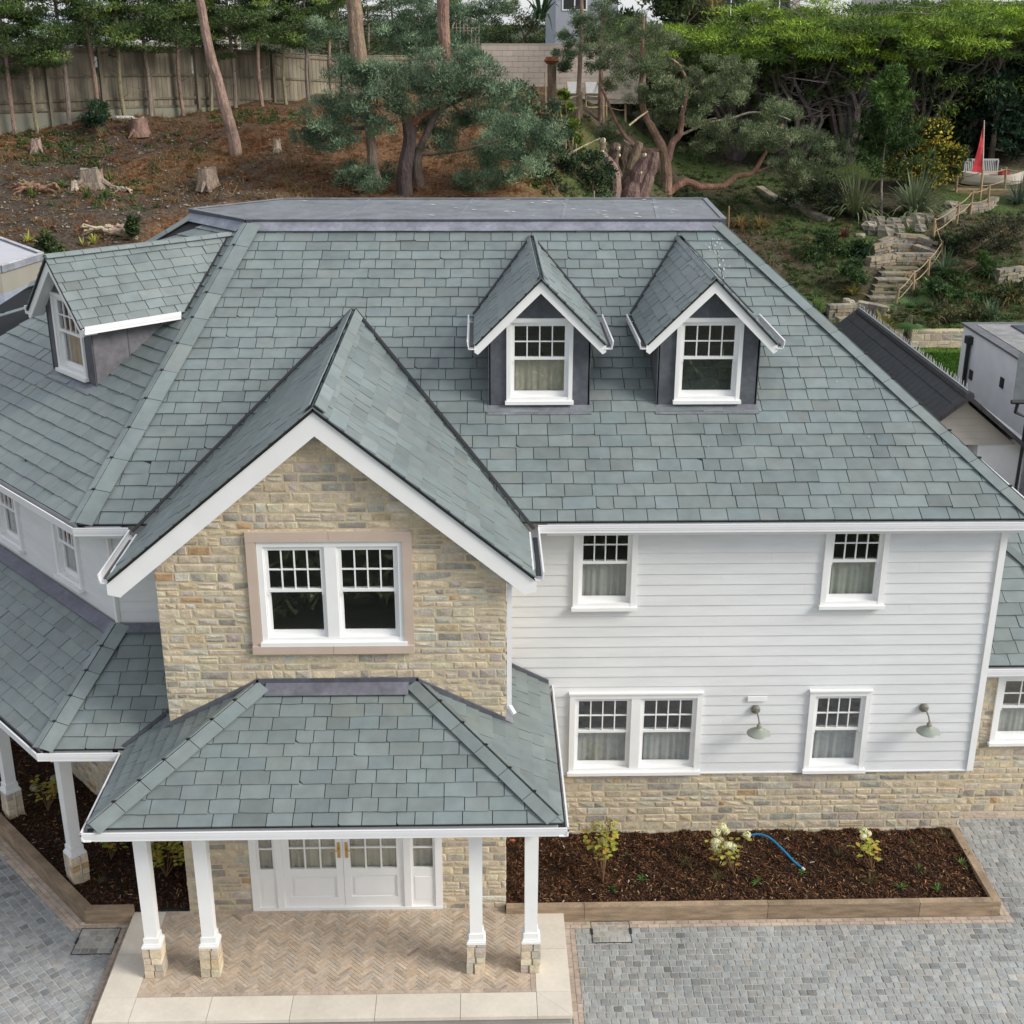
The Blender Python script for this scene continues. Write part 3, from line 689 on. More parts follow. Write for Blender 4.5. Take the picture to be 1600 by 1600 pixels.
# --- entrance doors ----------------------------------------------------
def door_leaf(x0, x1, hinge):
    O = V((0, GY + .02, 0)); mb = MB((.8,) * 3); z0, z1 = .19, 2.30; st = .10; y0, y1 = GY + .0, GY + .045; gz0 = .83
    mb.box((x0, y0, z0), (x0 + st, y1, z1)); mb.box((x1 - st, y0, z0), (x1, y1, z1)); mb.box((x0 + st, y0 + .001, z0), (x1 - st, y1, z0 + .16)); mb.box((x0 + st, y0 + .001, gz0 - .12), (x1 - st, y1, gz0)); mb.box((x0 + st, y0 + .001, z1 - .1), (x1 - st, y1, z1))
    mb.box((x0 + st, y0 + .022, z0 + .16), (x1 - st, y1, gz0 - .12)); mb.box((x0 + st + .045, y0 + .008, z0 + .20), (x1 - st - .045, y0 + .03, gz0 - .16))
    for i in (1, 2): x = x0 + st + (x1 - x0 - 2 * st) * i / 3; mb.box((x - .011, y0 + .006, gz0), (x + .011, y1, z1 - .1))
    for i in range(1, 4): z = gz0 + (z1 - .1 - gz0) * i / 4; mb.box((x0 + st, y0 + .008, z - .011), (x1 - st, y1 - .002, z + .011))
    o = mb.build('door', M['white'], H); g = MB(); g.box((x0 + st, y0 + .024, gz0), (x1 - st, y0 + .027, z1 - .1)); g.build('pane', M['glass'], o)
    c = MB(); curtain_mb(c, (0, GY + .085, 0), X, -Y, x0 + st, x1 - st, gz0 - .1, z1 - .1, (.38, .385, .33), .018); c.build('curtain', M['curtain'], o)
    hx = x1 - .052 if hinge == 'l' else x0 + .052; h = MB(); h.box((hx - .02, y0 - .012, 1.02), (hx + .02, y0, 1.27)); h.tube([V((hx, y0 - .01, 1.16)), V((hx, y0 - .055, 1.16))], .009, 8)
    sg = -1 if hinge == 'l' else 1; h.tube([V((hx, y0 - .05, 1.16)), V((hx + sg * .12, y0 - .055, 1.16))], .008, 8); h.build('handle', M['brass'], o)
door_leaf(-2.845, -1.998, 'l'); door_leaf(-1.994, -1.147, 'r')
mb = MB((.8,) * 3); y0 = GY - .03; y1 = GY + .06
mb.box((-3.30, y0 - .004, .14), (-.605, y1, .19)); mb.box((-3.30, y0, 2.30), (-.605, y1, 2.44))
for a, b in ((-3.30, -3.20), (-2.945, -2.845), (-1.147, -1.047), (-.705, -.605)): mb.box((a, y0 + .002, .19), (b, y1, 2.30))
fr = mb.build('door_frame', M['white'], H)
for x0, x1 in ((-3.20, -2.945), (-1.047, -.705)):
    mb = MB((.8,) * 3); w = .035; mb.box((x0, GY, .19), (x1, GY + .04, .83)); mb.box((x0 + .05, GY - .006, .30), (x1 - .05, GY, .68))
    for q in (x0, x1 - w): mb.box((q, GY, .83), (q + w, GY + .04, 2.3))
    for i in range(1, 5): z = .83 + 1.47 * i / 4.4; mb.box((x0 + w, GY + .008, z - .011), (x1 - w, GY + .035, z + .011))
    o = mb.build('side_light', M['white'], H); g = MB(); g.box((x0 + w, GY + .022, .83), (x1 - w, GY + .025, 2.3)); g.build('pane', M['glass'], o)
    c = MB(); curtain_mb(c, (0, GY + .085, 0), X, -Y, x0, x1, .8, 2.3, (.34, .345, .31), .015); c.build('curtain', M['curtain'], o)
# --- boarded main front ------------------------------------------------
YC = 16.85; ZB = 1.27
W = dict(a=(1.27, 3.255, 1.27, 2.65), b=(4.86, 5.785, 1.27, 2.66), c=(1.28, 2.195, 4.03, 5.42), d=(4.87, 5.79, 4.03, 5.42))
hs = [(x0 + .02, z0 + .02, x1 - .02, z1 - .02) for x0, x1, z0, z1 in W.values()]
cladding(H, (0, YC + .03, 0), X, -Y, [(.29, ZB), (7.44, ZB), (7.44, 5.45), (.29, 5.45)], holes=hs)
cladding(H, (0, YC + .03, 0), X, -Y, [(-5.27, 3.55), (-4.2, 3.55), (-4.2, 5.45), (-5.27, 5.45)], seed=5)
for k, (x0, x1, z0, z1) in W.items():
    window(H, (x0, YC, z0), X, -Y, x1 - x0, z1 - z0, units=2 if k == 'a' else 1, casing=.08, mull=.14, curt=1 if False else .5, ccol={'a': (.36, .365, .36), 'b': (.36, .37, .375), 'c': (.42, .42, .40), 'd': (.38, .39, .35)}[k], head=k in 'ab')
stones(H, (0, YC + .03, 0), X, -Y, [(.29, -.02), (7.40, -.02), (7.40, 1.255), (.29, 1.255)], seed=6, t0=-.02)
stones(H, (7.40, 0, 0), Y, X, [(16.92, -.02), (29, -.02), (29, 1.25), (16.92, 1.25)], seed=7, rows=(.11, .16), ws=(.3, .5), name='stone_side_wall')
cladding(H, (7.42, 0, 0), Y, X, [(16.9, ZB), (29, ZB), (29, 5.45), (16.9, 5.45)], seed=6)
mb = MB((.74, .74, .75)); mb.box((7.385, YC - .022, ZB - .012), (7.475, YC + .04, 5.44)); mb.box((7.475, YC - .02, ZB - .01), (7.482, YC + .05, 5.44))
mb.build('corner_board', M['white'], H); mb = MB((.74, .74, .75)); mb.box((.29, YC - .012, ZB - .022), (7.405, YC + .02, ZB - .001)); mb.build('bell_board', M['white'], H)
mb = MB((.78,) * 3); mb.box((3.93, YC - .022, 2.50), (4.22, YC, 2.58)); mb.build('vent_hood', M['white'], H)
# canted wing walls
c1 = V((-5.27, YC, 0)); NW = -NI
wh = [(1.02, 4.02, 1.83, 5.22), (3.1, 4.02, 3.95, 5.22), (5.2, 4.02, 6.05, 5.22)]
cladding(H, c1 + NI * .03, U, NW, [(0, 3.55), (8.4, 3.55), (8.4, 5.45), (0, 5.45)], holes=[(a + .02, b + .02, c + .02 - .04, d - .02) for a, b, c, d in wh], seed=8)
for a, b, c, d in wh: window(H, c1 + U * c + Z * b, -U, NW, c - a, d - b, casing=.075, curt=.5, ccol=(.5, .5, .5), head=False)
mb = MB((.72, .73, .76)); mb.obox(c1 + NW * .02 + U * -.03 + Z * 3.8, U * .06, NI * .05, Z * 1.62); mb.build('corner_board', M['white'], H)
stones(H, V((-5.31, 16.99, 0)) + NW * .0, U, NW, [(-.2, -.02), (8.3, -.02), (8.3, 3.55), (-.2, 3.55)], seed=9, name='stone_wall', rows=(.08, .13))
stones(H, (0, 16.93, 0), X, -Y, [(-5.3, -.02), (-4.2, -.02), (-4.2, 3.55), (-5.3, 3.55)], seed=10)
# rear and hidden walls so that the house is closed
mb = MB((.45, .45, .44)); mb.box((-5.0, 28.9, 0), (7.3, 29.1, 5.45)); e = c1 + U * 8.4; mb.obox(e, V((-5.0, 29.1, 0)) - e, V((.15, .1, 0)), Z * 5.45)
mb.box((-5.2, 17.2, 2.85), (7.3, 28.8, 3.0)); mb.build('rear_wall', M['clad'], H)
# --- gutters -----------------------------------------------------------
gutter(H, (GX + xe + .10, 16.48, 5.47), (7.93, 16.48, 5.47), -Y, soffit=.25)
gutter(H, (K.x, 16.48, 5.47), (GX - xe - .12, 16.48, 5.47), -Y, soffit=.25)
gutter(H, K, K + U * 8.6, NW, soffit=.25)
gutter(H, (GX + xe + .115, YV + .02, 5.44), (GX + xe + .115, 16.49, 5.44), X, soffit=0, fh=.12)
gutter(H, (GX - xe - .115, YV + .02, 5.44), (GX - xe - .115, 16.49, 5.44), -X, soffit=0, fh=.12)
gutter(H, (7.92, 16.48, 5.47), (7.92, 29, 5.47), X, soffit=.25)
mb = MB((.8,) * 3); mb.box((.30, 15.17, 3.35), (.365, 15.235, 5.2)); mb.tube([V((.33, 15.2, 3.4)), V((.40, 15.13, 3.30))], .035, 8); mb.build('downpipe', M['upvc'], H)
# --- dormers -----------------------------------------------------------
def dormer(B, e, nout, plane_z, rise, back, curt=.5):
    """B base centre on the face plane; e right when seen from outside; nout outward; back = horizontal run until ridge meets roof"""
    B, e, n = V(B), V(e), V(nout); w = 1.51; zb = B.z; zt = 1.30; slope = 1.0; zr = 1.935   # heights above base
    P = lambda a, z, y=0: B + e * a + Z * z + n * y
    lc = (.085, .09, .105); mb = MB(lc)
    ww, wh_ = .98, 1.29; x0 = -ww / 2; wz = .02
    gt = lambda a: 1.86 - slope * abs(a)
    def fpanel(pl, k=1.0): f = random.uniform(.93, 1.07) * k; mb.prism([P(a, z, -.02) for a, z in pl], n * .02, tuple(q * f for q in lc))
    hw = w / 2
    fpanel([(-hw, -.12), (x0, -.12), (x0, wz + wh_), (-hw, gt(hw))]) if False else None
    fpanel([(-hw, -.15), (x0 + .01, -.15), (x0 + .01, wz + wh_ - .02), (-hw, gt(hw))]); fpanel([(-x0 - .01, -.15), (hw, -.15), (hw, gt(hw)), (-x0 - .01, wz + wh_ - .02)])
    fpanel([(-hw, gt(hw)), (x0 + .01, wz + wh_ - .02), (0, wz + wh_ - .02), (0, gt(0))]); fpanel([(0, wz + wh_ - .02), (-x0 - .01, wz + wh_ - .02), (hw, gt(hw)), (0, gt(0))])
    mb.prism([P(x0, -.15, -.02), P(-x0, -.15, -.02), P(-x0, .03, -.02), P(x0, .03, -.02)], n * .02)
    mb.obox(P(-.012, wz + wh_ + .0, 0), e * .024, Z * (gt(0) - wz - wh_ - .05), n * .012); 
    for sx in (-1, 1): mb.obox(P(sx * (hw - .01) - .0, -.15, .001), e * (sx * .012), Z * (gt(hw) + .12), n * .008)
    # cheeks
    L = (gt(hw) + .2) / rise
    for sx in (-1, 1):
        f = random.uniform(1.5, 1.8) if sx < 0 else 1.0
        cp = [P(sx * hw, -.25, 0), P(sx * hw, gt(hw) + .02, 0), P(sx * hw, gt(hw) + .02, -L)]
        mb.prism(cp, e * (-sx * .03), (.12, .115, .125)); mb.obox(P(sx * hw, .25, -.62), e * (sx * .008), Z * 1.1 * .8, n * .02, (.09, .09, .1))
    d = mb.build('dormer', M['lead'], H)
    # apron flashing
    lm = MB(); nn = (n * rise + Z).normalized(); lead(lm, P(-hw - .02, -.03, .0), P(hw + .02, -.03, .0), nn, .19, col=(.15, .155, .175), lift=.022, th=.006); lm.build('apron', M['lead'], d)
    ov = .25; eh = .96; ze = zr - eh * slope
    for sx in (-1, 1):
        run = lambda z: (z) / rise
        roof_face(d, [P(sx * eh, ze, ov), P(sx * eh, ze, -run(ze) - .03), P(0, zr, -run(zr) - .05), P(0, zr, ov)], ex=.175, wr=(.2, .4), name='dormer_roof', k=1.0)
    rm = MB(); ne = (e * slope + Z).normalized(); nl = (-e * slope + Z).normalized(); hip(rm, P(0, zr + .005, ov), P(0, zr + .005, -zr / rise - .03), ne, nl, w=.07, L=.3, k=1.0); rm.build('ridge_tiles', M['slate'], d)
    vm = MB((.03,) * 3)
    for sx in (-1, 1):
        A = P(sx * (eh + .01), ze + .0, -ze / rise); C = P(0, zr, -zr / rise); s = (e * sx * .7 - n * .7); vm.obox(A + Z * .02, C - A, s * .035 + Z * .008, Z * .012)
    vm.build('valley_gutter', M['black'], d)
    bm_ = MB((.8,) * 3)
    for sx in (-1, 1):
        a = P(0, zr - .02, ov - .03); b = P(sx * (eh + .0), ze - .02, ov - .03)
        poly = [a, b, b - Z * .10, b - Z * .135 - e * (sx * .05), a - Z * .20]; bm_.prism(poly, -n * .025)
        bm_.obox(a - Z * .12 - n * .025, (b - a) * .97, -n * .22, -Z * .015)
    bm_.build('bargeboard', M['white'], d)
    for sx in (-1, 1): gutter(d, P(sx * (eh + .105), ze + .03, ov - .02), P(sx * (eh + .105), ze + .03, -ze / rise + .12), e * sx, soffit=0, fh=.10)
    sash_parts(d, P(x0, wz, .0), e, n, ww, wh_, casing=.06, ccol=(.40, .375, .31), curt=curt, head=False, names=('window_frame', 'pane', 'curtain', 'sill'))
zd = ZE + ms * (18.516 - YE)
dormer((.845, 18.516, zd + .02), X, -Y, None, ms, 3); dormer((3.35, 18.516, zd + .02), X, -Y, None, ms, 3, curt=0)
dormer(wp(2.6 + .74, 1.79) + Z * .02, -U, NW, None, .642, 3)
# --- lower roofs: porch and veranda ------------------------------------
PX0, PX1, PY, PZ = -4.90, 1.02, 13.24, 2.78; pm = .52
def pr(x, y): return PZ + pm * min((y - PY), (x - PX0), (PX1 - x))
e_ = .07
a0 = V((PX0 + e_, PY + e_, PZ + .035)); a1 = V((PX1 - e_, PY + e_, PZ + .035)); dd = GY - PY - e_; ztop = PZ + .035 + pm * dd
t0_ = V((PX0 + e_ + dd, GY, ztop)); t1_ = V((PX1 - e_ - dd, GY, ztop))
random.seed(51)
roof_face(H, [a0, a1, t1_, t0_], ex=.197, wr=(.22, .46), name='porch_roof', k=1.0)
np_ = V((0, -pm, 1)).normalized(); npr = V((pm, 0, 1)).normalized(); npl = V((-pm, 0, 1)).normalized()
xw = .285; zr_ = a1.z + pm * (a1.x - xw)
g1 = V((a1.x, GY, a1.z)); y1_ = V((a1.x, YC, a1.z))
roof_face(H, [a1, y1_, V((xw, YC, zr_)), t1_], ex=.197, wr=(.22, .46), name='porch_roof', pieces=[[a1, g1, t1_], [g1, y1_, V((xw, YC, zr_)), V((xw, GY, zr_))]])
xwl = -4.205; zl_ = a0.z + pm * (xwl - a0.x)
# veranda roof planes
VY = 15.07; VK = V((-6.01, VY, PZ)); vm_ = .604; VE = VY + .07
yj = VE + (pm * 0 + 0) ; 
vj = V((xwl, VE + (zl_ - a0.z) / vm_, zl_)); g0 = V((a0.x, GY, a0.z))
roof_face(H, [a0, g0, t0_], ex=.197, wr=(.22, .46), name='porch_roof', k=.98, pieces=[[a0, g0, t0_], [g0, vj, V((xwl, GY, zl_))]])
random.seed(52)
zt_ = PZ + .035 + vm_ * (YC - VE)
vk = VK + V((.03, .07, .035))
roof_face(H, [vk, V((a0.x, VE, PZ + .035)), V((xwl, VE + (zl_ - a0.z) / vm_, zl_)), V((xwl, YC, zt_)), V((-5.27, YC, zt_))], ex=.205, wr=(.22, .46), name='veranda_roof', k=.97)
vt = V((-5.27, YC, zt_)); nvw = None
roof_face(H, [vk, vk + U * 8.4, vt + U * 8.2, vt], ex=.205, wr=(.22, .46), name='veranda_roof', k=.97)
nv = V((0, -vm_, 1)).normalized(); q_ = U.cross(vt - vk).normalized(); nvw = q_ if q_.z > 0 else -q_
random.seed(13)
hips(H, a0.lerp(t0_, .015), t0_, np_, npl, w=.20, L=.42, k=1.08, w2=.08); hips(H, a1.lerp(t1_, .035), t1_, np_, npr, w=.17, L=.42, k=.90, w2=.08)
hips(H, vk, vt, nv, nvw, w=.20, L=.42, k=1.05, w2=.10)
mb = MB(); random.seed(14); lead(mb, t0_ + V((.1, -.03, 0)), t1_ + V((-.1, -.03, 0)), np_, .20, col=(.14, .14, .17), lift=.028)
mb.obox(t0_ + V((-.03, -.045, .0)), t1_ - t0_ + V((.06, 0, 0)), Y * .03, Z * .09, (.085, .09, .11))
for A, B in ((t1_, V((xw, GY, zr_))), (t0_, V((xwl, GY, zl_)))): mb.obox(A + V((0, -.045, .0)), B - A, Y * .03, Z * .09, (.10, .105, .12))
mb.build('lead_flashing', M['lead'], H); mb = MB(); lead(mb, vt + V((0, -.02, 0)), V((xwl, YC - .02, zt_)), nv, .16, col=(.11, .115, .14)); lead(mb, vt + NW * .02 + U * 8, vt + NW * .02, nvw, .20, col=(.125, .125, .16)); mb.build('lead_flashing', M['lead'], H); mb = MB()
mb.obox(V((xw + .0, GY - .0, zr_ + .02)), V((0, YC - GY, 0)), V((.10, 0, -.052)), Z * .015, (.19, .19, .21)); mb.obox(V((xw, YC - .045, zr_ + .01)), V((a1.x - xw, 0, a1.z - zr_)), Y * .03, Z * .07, (.10, .10, .12))
mb.build('lead_flashing', M['lead'], H); mb = MB(); mb.obox(V((xwl, GY, zl_ + .02)), V((0, VE + (zl_ - a0.z) / vm_ - GY, 0)), V((-.14, 0, -.073)), Z * .015, (.15, .16, .18))
mb.obox(V((a0.x - .0, VE, a0.z + .022)), V((xwl - a0.x, (zl_ - a0.z) / vm_, zl_ - a0.z)), V((-.06, .02, .01)), Z * .012, (.04, .045, .05))
mb.build('lead_flashing', M['lead'], H)
gutter(H, (PX0, PY, PZ), (PX1, PY, PZ), -Y, soffit=.5); gutter(H, (PX1, PY, PZ), (PX1, YC, PZ), X, soffit=.5)
gutter(H, (PX0, PY, PZ), (PX0, VY + .0, PZ), -X, soffit=.5); gutter(H, VK, (PX0, VY, PZ), -Y, soffit=.5); gutter(H, VK, VK + U * 8.6, NW, soffit=.5)
mb = MB((.74,) * 3); mb.box((PX0 + .3, PY + .3, 2.56), (PX1 - .3, GY - .03, 2.58)); mb.box((PX0 + .25, PY + .42, 2.40), (PX1 - .25, PY + .64, 2.56)); mb.box((PX0 + .25, PY + .64, 2.40), (PX0 + .45, GY - .04, 2.56)); mb.box((PX1 - .45, PY + .64, 2.40), (PX1 - .25, GY - .04, 2.56))
b = VK + V((.3, .35, 0)); mb.obox(V((b.x, b.y + .1, 2.42)), V((PX0 + .2 - b.x, 0, 0)), Y * .2, Z * .14); mb.obox(V((b.x, b.y + .1, 2.42)), U * 8, NI * .2, Z * .14)
mb.build('porch_ceiling', M['white'], H)
def column(cx, cy, z0, ztop, e=X, n=-Y, hs=.50, seed=0):
    random.seed(seed); e, n = V(e), V(n); C = V((cx, cy, 0)); mb = MB((.8,) * 3); w0, w1 = .088, .082
    lo = [C + e * a * w1 + n * b * w1 + Z * (z0 + hs + .06) for a, b in ((-1, -1), (1, -1), (1, 1), (-1, 1))]; hi = [C + e * a * w0 + n * b * w0 + Z * ztop for a, b in ((-1, -1), (1, -1), (1, 1), (-1, 1))]
    mb.add(lo + hi, [(0, 1, 5, 4), (1, 2, 6, 5), (2, 3, 7, 6), (3, 0, 4, 7), (4, 5, 6, 7)])
    for r, za, zb in ((.125, 0, .035), (.112, .035, .06), (.098, .06, .15)): mb.obox(C - e * r - n * r + Z * (z0 + hs + za), e * 2 * r, n * 2 * r, Z * (zb - za))
    c = mb.build('column', M['white'], H); pb = MB(); z = z0; r = .118
    while z < z0 + hs - .02:
        h = min(random.uniform(.09, .17), z0 + hs - z); sp = random.uniform(-.04, .04)
        for (a, b_) in ((-r, sp), (sp, r)):
            pr_ = random.uniform(0, .014); q = random.uniform(0, .012)
            pb.obox(C + e * (a - (pr_ if a < sp else -.004)) - n * (r + q) + Z * (z + .004), e * (b_ - a + (pr_ if b_ > sp else 0) - .008), n * (2 * r + q + random.uniform(0, .014)), Z * (h - .008), stone_col(1.12))
        z += h
    pb.box((cx - .10, cy - .10, z0 - .02), (cx + .10, cy + .10, z0 + hs - .004), (.5, .45, .34))
    pb.build('stone_plinth', M['stone'], c)
for i, cx in enumerate((-4.38, -3.635, -.125, .595)): column(cx, 13.90, .148, 2.42, seed=60 + i, hs=.47)
for i, s in enumerate((0, 2.25, 4.5, 6.75)): p = V((-6.0, 15.93, 0)) + U * s; column(p.x, p.y, .10, 2.46, e=U, n=NW, seed=70 + i, hs=.5)
# --- single-storey side extension --------------------------------------
EX = thing('side_extension', 'single-storey buff stone side extension with slate roof at the right edge', 'extension', (9.5, 17.6, 0))
stones(EX, (0, 17.60, 0), X, -Y, [(7.49, -.02), (12.5, -.02), (12.5, 2.62), (7.49, 2.62)], holes=[(8.02, 1.29, 9.3, 2.50)], seed=15)
sash_parts(EX, (8.0, 17.585, 1.27), X, -Y, 1.32, 1.25, units=2 if False else 1, casing=.08, ccol=(.4, .4, .37), names=('window', 'pane', 'curtain', 'sill'), nested=True, head=False)
random.seed(16); ze_ = 2.77; es = .6
roof_face(EX, [V((7.49, 17.37, ze_)), V((12.8, 17.37, ze_)), V((12.8, 20.0, ze_ + 2.63 * es)), V((7.49, 20.0, ze_ + 2.63 * es))], ex=.235)
gutter(EX, (7.49, 17.29, 2.74), (12.8, 17.29, 2.74), -Y, soffit=.25)
ne_ = V((0, -es, 1)).normalized()
def onex(p): d = ray(*p); k = (ze_ - HC + es * (0 - 17.37)) ; t = (ze_ + es * (-17.37) - HC) / (d.z - es * d.y); return CAMP + d * t
hips(EX, onex((1640, 925)), onex((1566, 858)), ne_, ne_, w=.14, L=.5, k=1)
mb = MB((.4, .4, .4)); mb.box((7.5, 19.8, 0), (12.4, 19.98, 4.2)); mb.box((12.3, 17.9, 0), (12.45, 19.8, 2.7)); mb.build('rear_wall', M['mortar'], EX)
rg = np.random.default_rng(8); L_ = []
for i in range(60):
    if i < 34: x, y = 3.95 + rg.normal(0, .10), 21.9 - abs(rg.normal(0, .55))
    else: x, y = rg.uniform(-4, 6.5), rg.uniform(16.8, 21.8)
    if abs(x - GX) < 2.9 and y < 20.5: continue
    r = rg.uniform(.006, .022) if i < 34 else rg.uniform(.004, .012); L_.append([(x + r * math.cos(t) * rg.uniform(.4, 1), y + r * 1.8 * math.sin(t) * rg.uniform(.4, 1.2), 0) for t in np.linspace(0, 6.28, 7)[:-1]])
A_ = np.array(L_); A_[:, :, 2] = ZE + ms * (A_[:, :, 1] - YE) + .034; mb = MB(); mb.rawp(A_, np.full((len(A_), 3), .48)); mb.build('bird_dropping', M['joint'], H)
# --- wall lamps --------------------------------------------------------
def wall_lamp(x, z, label):
    t = thing('wall_lamp', label, 'wall lamp', (x, YC - .02, z), 'swan-neck lamps on the boarded wall')
    mb = MB((.16, .155, .12)); mb.tube([V((x, YC + .0, z)), V((x, YC - .035, z)), V((x, YC - .055, z))], [.068, .066, .04], 16); mb.build('back_plate', M['metal'], t, smooth=False)
    mb = MB((.17, .165, .13)); mb.tube([V((x, YC - .05, z)), V((x, YC - .14, z + .005)), V((x + .005, YC - .23, z - .03)), V((x + .01, YC - .275, z - .09)), V((x + .01, YC - .28, z - .14))], .0125, 8); mb.build('arm', M['metal'], t, smooth=True)
    c = V((x + .01, YC - .28, z - .12)); mb = MB((.22, .24, .20)); P = [(.0, .035), (-.03, .04), (-.05, .055), (-.055, .065), (-.085, .11), (-.12, .165), (-.135, .178)]
    n = 28; vs = []; fs = []
    for dz, r in P + [(-.125, .165), (-.06, .06)]:
        for k in range(n): a = 6.2832 * k / n; vs.append(c + V((r * math.cos(a), r * math.sin(a), dz)))
    m = len(P) + 2
    for i in range(m - 1):
        for k in range(n): fs.append((i * n + k, (i + 1) * n + k, (i + 1) * n + (k + 1) % n, i * n + (k + 1) % n))
    fs.append(tuple(range(n))); mb.add(vs, fs, (.25, .275, .235)); mb.build('lamp_shade', M['metal'], t, smooth=False)
    mb = MB((.24, .23, .17)); mb.tube([c + Z * .03, c + Z * .0, c - Z * .045], [.022, .038, .045], 14); mb.build('lamp_holder', M['metal'], t)
wall_lamp(4.06, 2.36, 'swan-neck wall lamp with green metal shade below the small white vent hood')
wall_lamp(6.60, 2.36, 'swan-neck wall lamp with green metal shade near the right corner of the boarded wall')
# ================================================================ PLANTING AND THE HILL BEHIND
M['leaf'] = mat('foliage', None, .6, 3, .12, bd=0, trans=.28, spec=.3)
M['needle'] = mat('needles', None, .65, 3, .10, bd=0, trans=.18, spec=.25)
M['bark'] = mat('bark', None, .9, 5, .3, 18, 1.0, .05, .15, stretch=(1, 1, .35), ns2=25, na2=.25)
M['fence'] = mat('weathered_fence', None, .9, 2.5, .22, 20, .4, .01, .1, ns2=1.2, na2=.35, stretch=(1, 1, .4))
M['roof_tile'] = mat('dark_tile', None, .55, 6, .2, 30, .4, .01, .4)
M['render'] = mat('render_wall', None, .8, 2, .05, 50, .1, .003, .2)
M['rope'] = mat('rope', (.36, .27, .15), .9, bd=0)
M['cloth'] = mat('cloth', None, .8, 5, .08, bd=0, trans=.1)
g = lambda *a: RNG.normal(*a)
def unit(a): return a / np.maximum(1e-6, np.linalg.norm(a, axis=-1, keepdims=True))
def tri(mb, C, D, L, W, cols):
    """leaf-sized triangles at C (N,3) pointing along D"""
    N = len(C); S = unit(np.cross(D, RNG.normal(size=(N, 3)))); L = np.broadcast_to(L, (N,))[:, None]; W = np.broadcast_to(W, (N,))[:, None]
    mb.rawp(np.stack([C - S * W * .5, C + S * W * .5, C + D * L], 1), cols)
def ccol(base, n, var=.25, tint=.06):
    k = np.exp(RNG.normal(0, var, n))[:, None]; t = RNG.normal(0, tint, n)[:, None]
    return np.clip(np.array(base)[None] * k * np.concatenate([1 + t * 1.5, 1 + 0 * t, 1 - t], 1), 0, 1)
def clump(mb, c, r, n, L, W, col, up=.5, var=.22, flat=.65, shell=.5):
    p = unit(RNG.normal(size=(n, 3))) * (RNG.uniform(0, 1, n)[:, None] ** shell); q = p * np.array([r, r, r * flat])
    d = unit(p * .8 + np.array([0, 0, up]) + RNG.normal(0, .45, (n, 3))); tri(mb, np.array(c)[None] + q, d, L * RNG.uniform(.6, 1.3, n), W * RNG.uniform(.6, 1.3, n), ccol(np.array(col) * math.exp(random.gauss(0, .16)), n, var))
def pads(mb, c, r, k, n, L, W, col, flat=.6, up=.5, sub=.45, hi=None):
    """a foliage mass made of k tufted sub-clumps, leaving gaps between them"""
    for _ in range(k):
        p = unit(RNG.normal(size=3)) * RNG.uniform(0, 1) ** .45 * r; p[2] *= flat
        cc = col if hi is None or random.random() > .35 else hi
        clump(mb, np.array(c) + p, r * sub * random.uniform(.7, 1.25), n, L, W, cc, up)
BK = (.16, .115, .085); PB = (.23, .15, .11)
def limb(mb, pts, r0, r1, col=BK, n=8, wig=.0):
    m = len(pts); P = [V(p) for p in pts]; out = []
    for i in range(m - 1):
        for j in range(3):
            t = j / 3; a = P[max(i - 1, 0)]; b = P[i]; c = P[i + 1]; d = P[min(i + 2, m - 1)]
            q = .5 * ((2 * b) + (c - a) * t + (2 * a - 5 * b + 4 * c - d) * t * t + (3 * b - a - 3 * c + d) * t ** 3)
            out.append(q + V((g(0, wig), g(0, wig), g(0, wig))) if wig else q)
    out.append(P[-1]); k = len(out)
    mb.tube(out, [(r0 + (r1 - r0) * i / (k - 1)) * random.uniform(.93, 1.07) for i in range(k)], n, tuple(x * random.uniform(.9, 1.1) for x in col))
    return out
ORD = 'first second third fourth fifth sixth seventh eighth ninth tenth eleventh twelfth thirteenth fourteenth fifteenth sixteenth seventeenth eighteenth nineteenth twentieth'.split()
# --- boundary fence ----------------------------------------------------
FP = [(-420, 44.2, 11.0), (-20, 45, 11.05), (150, 46.5, 11.1), (300, 48.5, 11.05), (420, 51, 10.85), (530, 54, 10.6), (640, 56, 10.6), (752, 57.3, 10.95)]
fp = [V((at(px, 80, y).x, y, zt)) for px, y, zt in FP]
fe = thing('timber_fence', 'tall weathered closeboard timber fence along the top of the bank', 'fence', (fp[2].x, fp[2].y, 8.6))
bd = MB(); rl = MB((.16, .14, .105)); cc = MB((.21, .21, .165)); posts = []; caps = MB((.20, .18, .14))
random.seed(77)
for a, b in zip(fp, fp[1:]):
    d = V((b.x - a.x, b.y - a.y, 0)); L = d.length; dn = d / L; n = V((dn.y, -dn.x, 0)); k = int(L / .105)
    for i in range(k):
        s = i * .105; q = a + (b - a) * (s / L); gz_ = ht(q.x, q.y); zb = max(gz_ - .1, q.z - 2.0 if a.x < 2 else gz_ - .1); q.z = 0
        f = random.gauss(1, .10); bd.obox(q + Z * zb + n * (.0 + .012 * (i % 2)), dn * .113, n * .018, Z * (a.z + (b.z - a.z) * s / L - zb + random.gauss(0, .008)), (.205 * f, .18 * f, .135 * f))
    for zz in (.15, .95, 1.72, 2.0): rl.obox(a - Z * zz + n * .03, b - a, n * .04, Z * .075)
    A = V((a.x, a.y, 8.2)); cc.obox(A + n * .0, V((b.x - a.x, b.y - a.y, 0)), n * .05, Z * (a.z - 2.03 - 8.2)); caps.obox(a + n * -.03, b - a, n * .09, Z * .03)
    m = max(1, round(L / 2.0))
    for i in range(m): posts.append((a + (b - a) * (i / m), n, dn))
bd.build('board_panel', M['fence'], fe); rl.build('rail', M['fence'], fe); cc.build('concrete_base', M['render'], fe); caps.build('coping', M['fence'], fe)
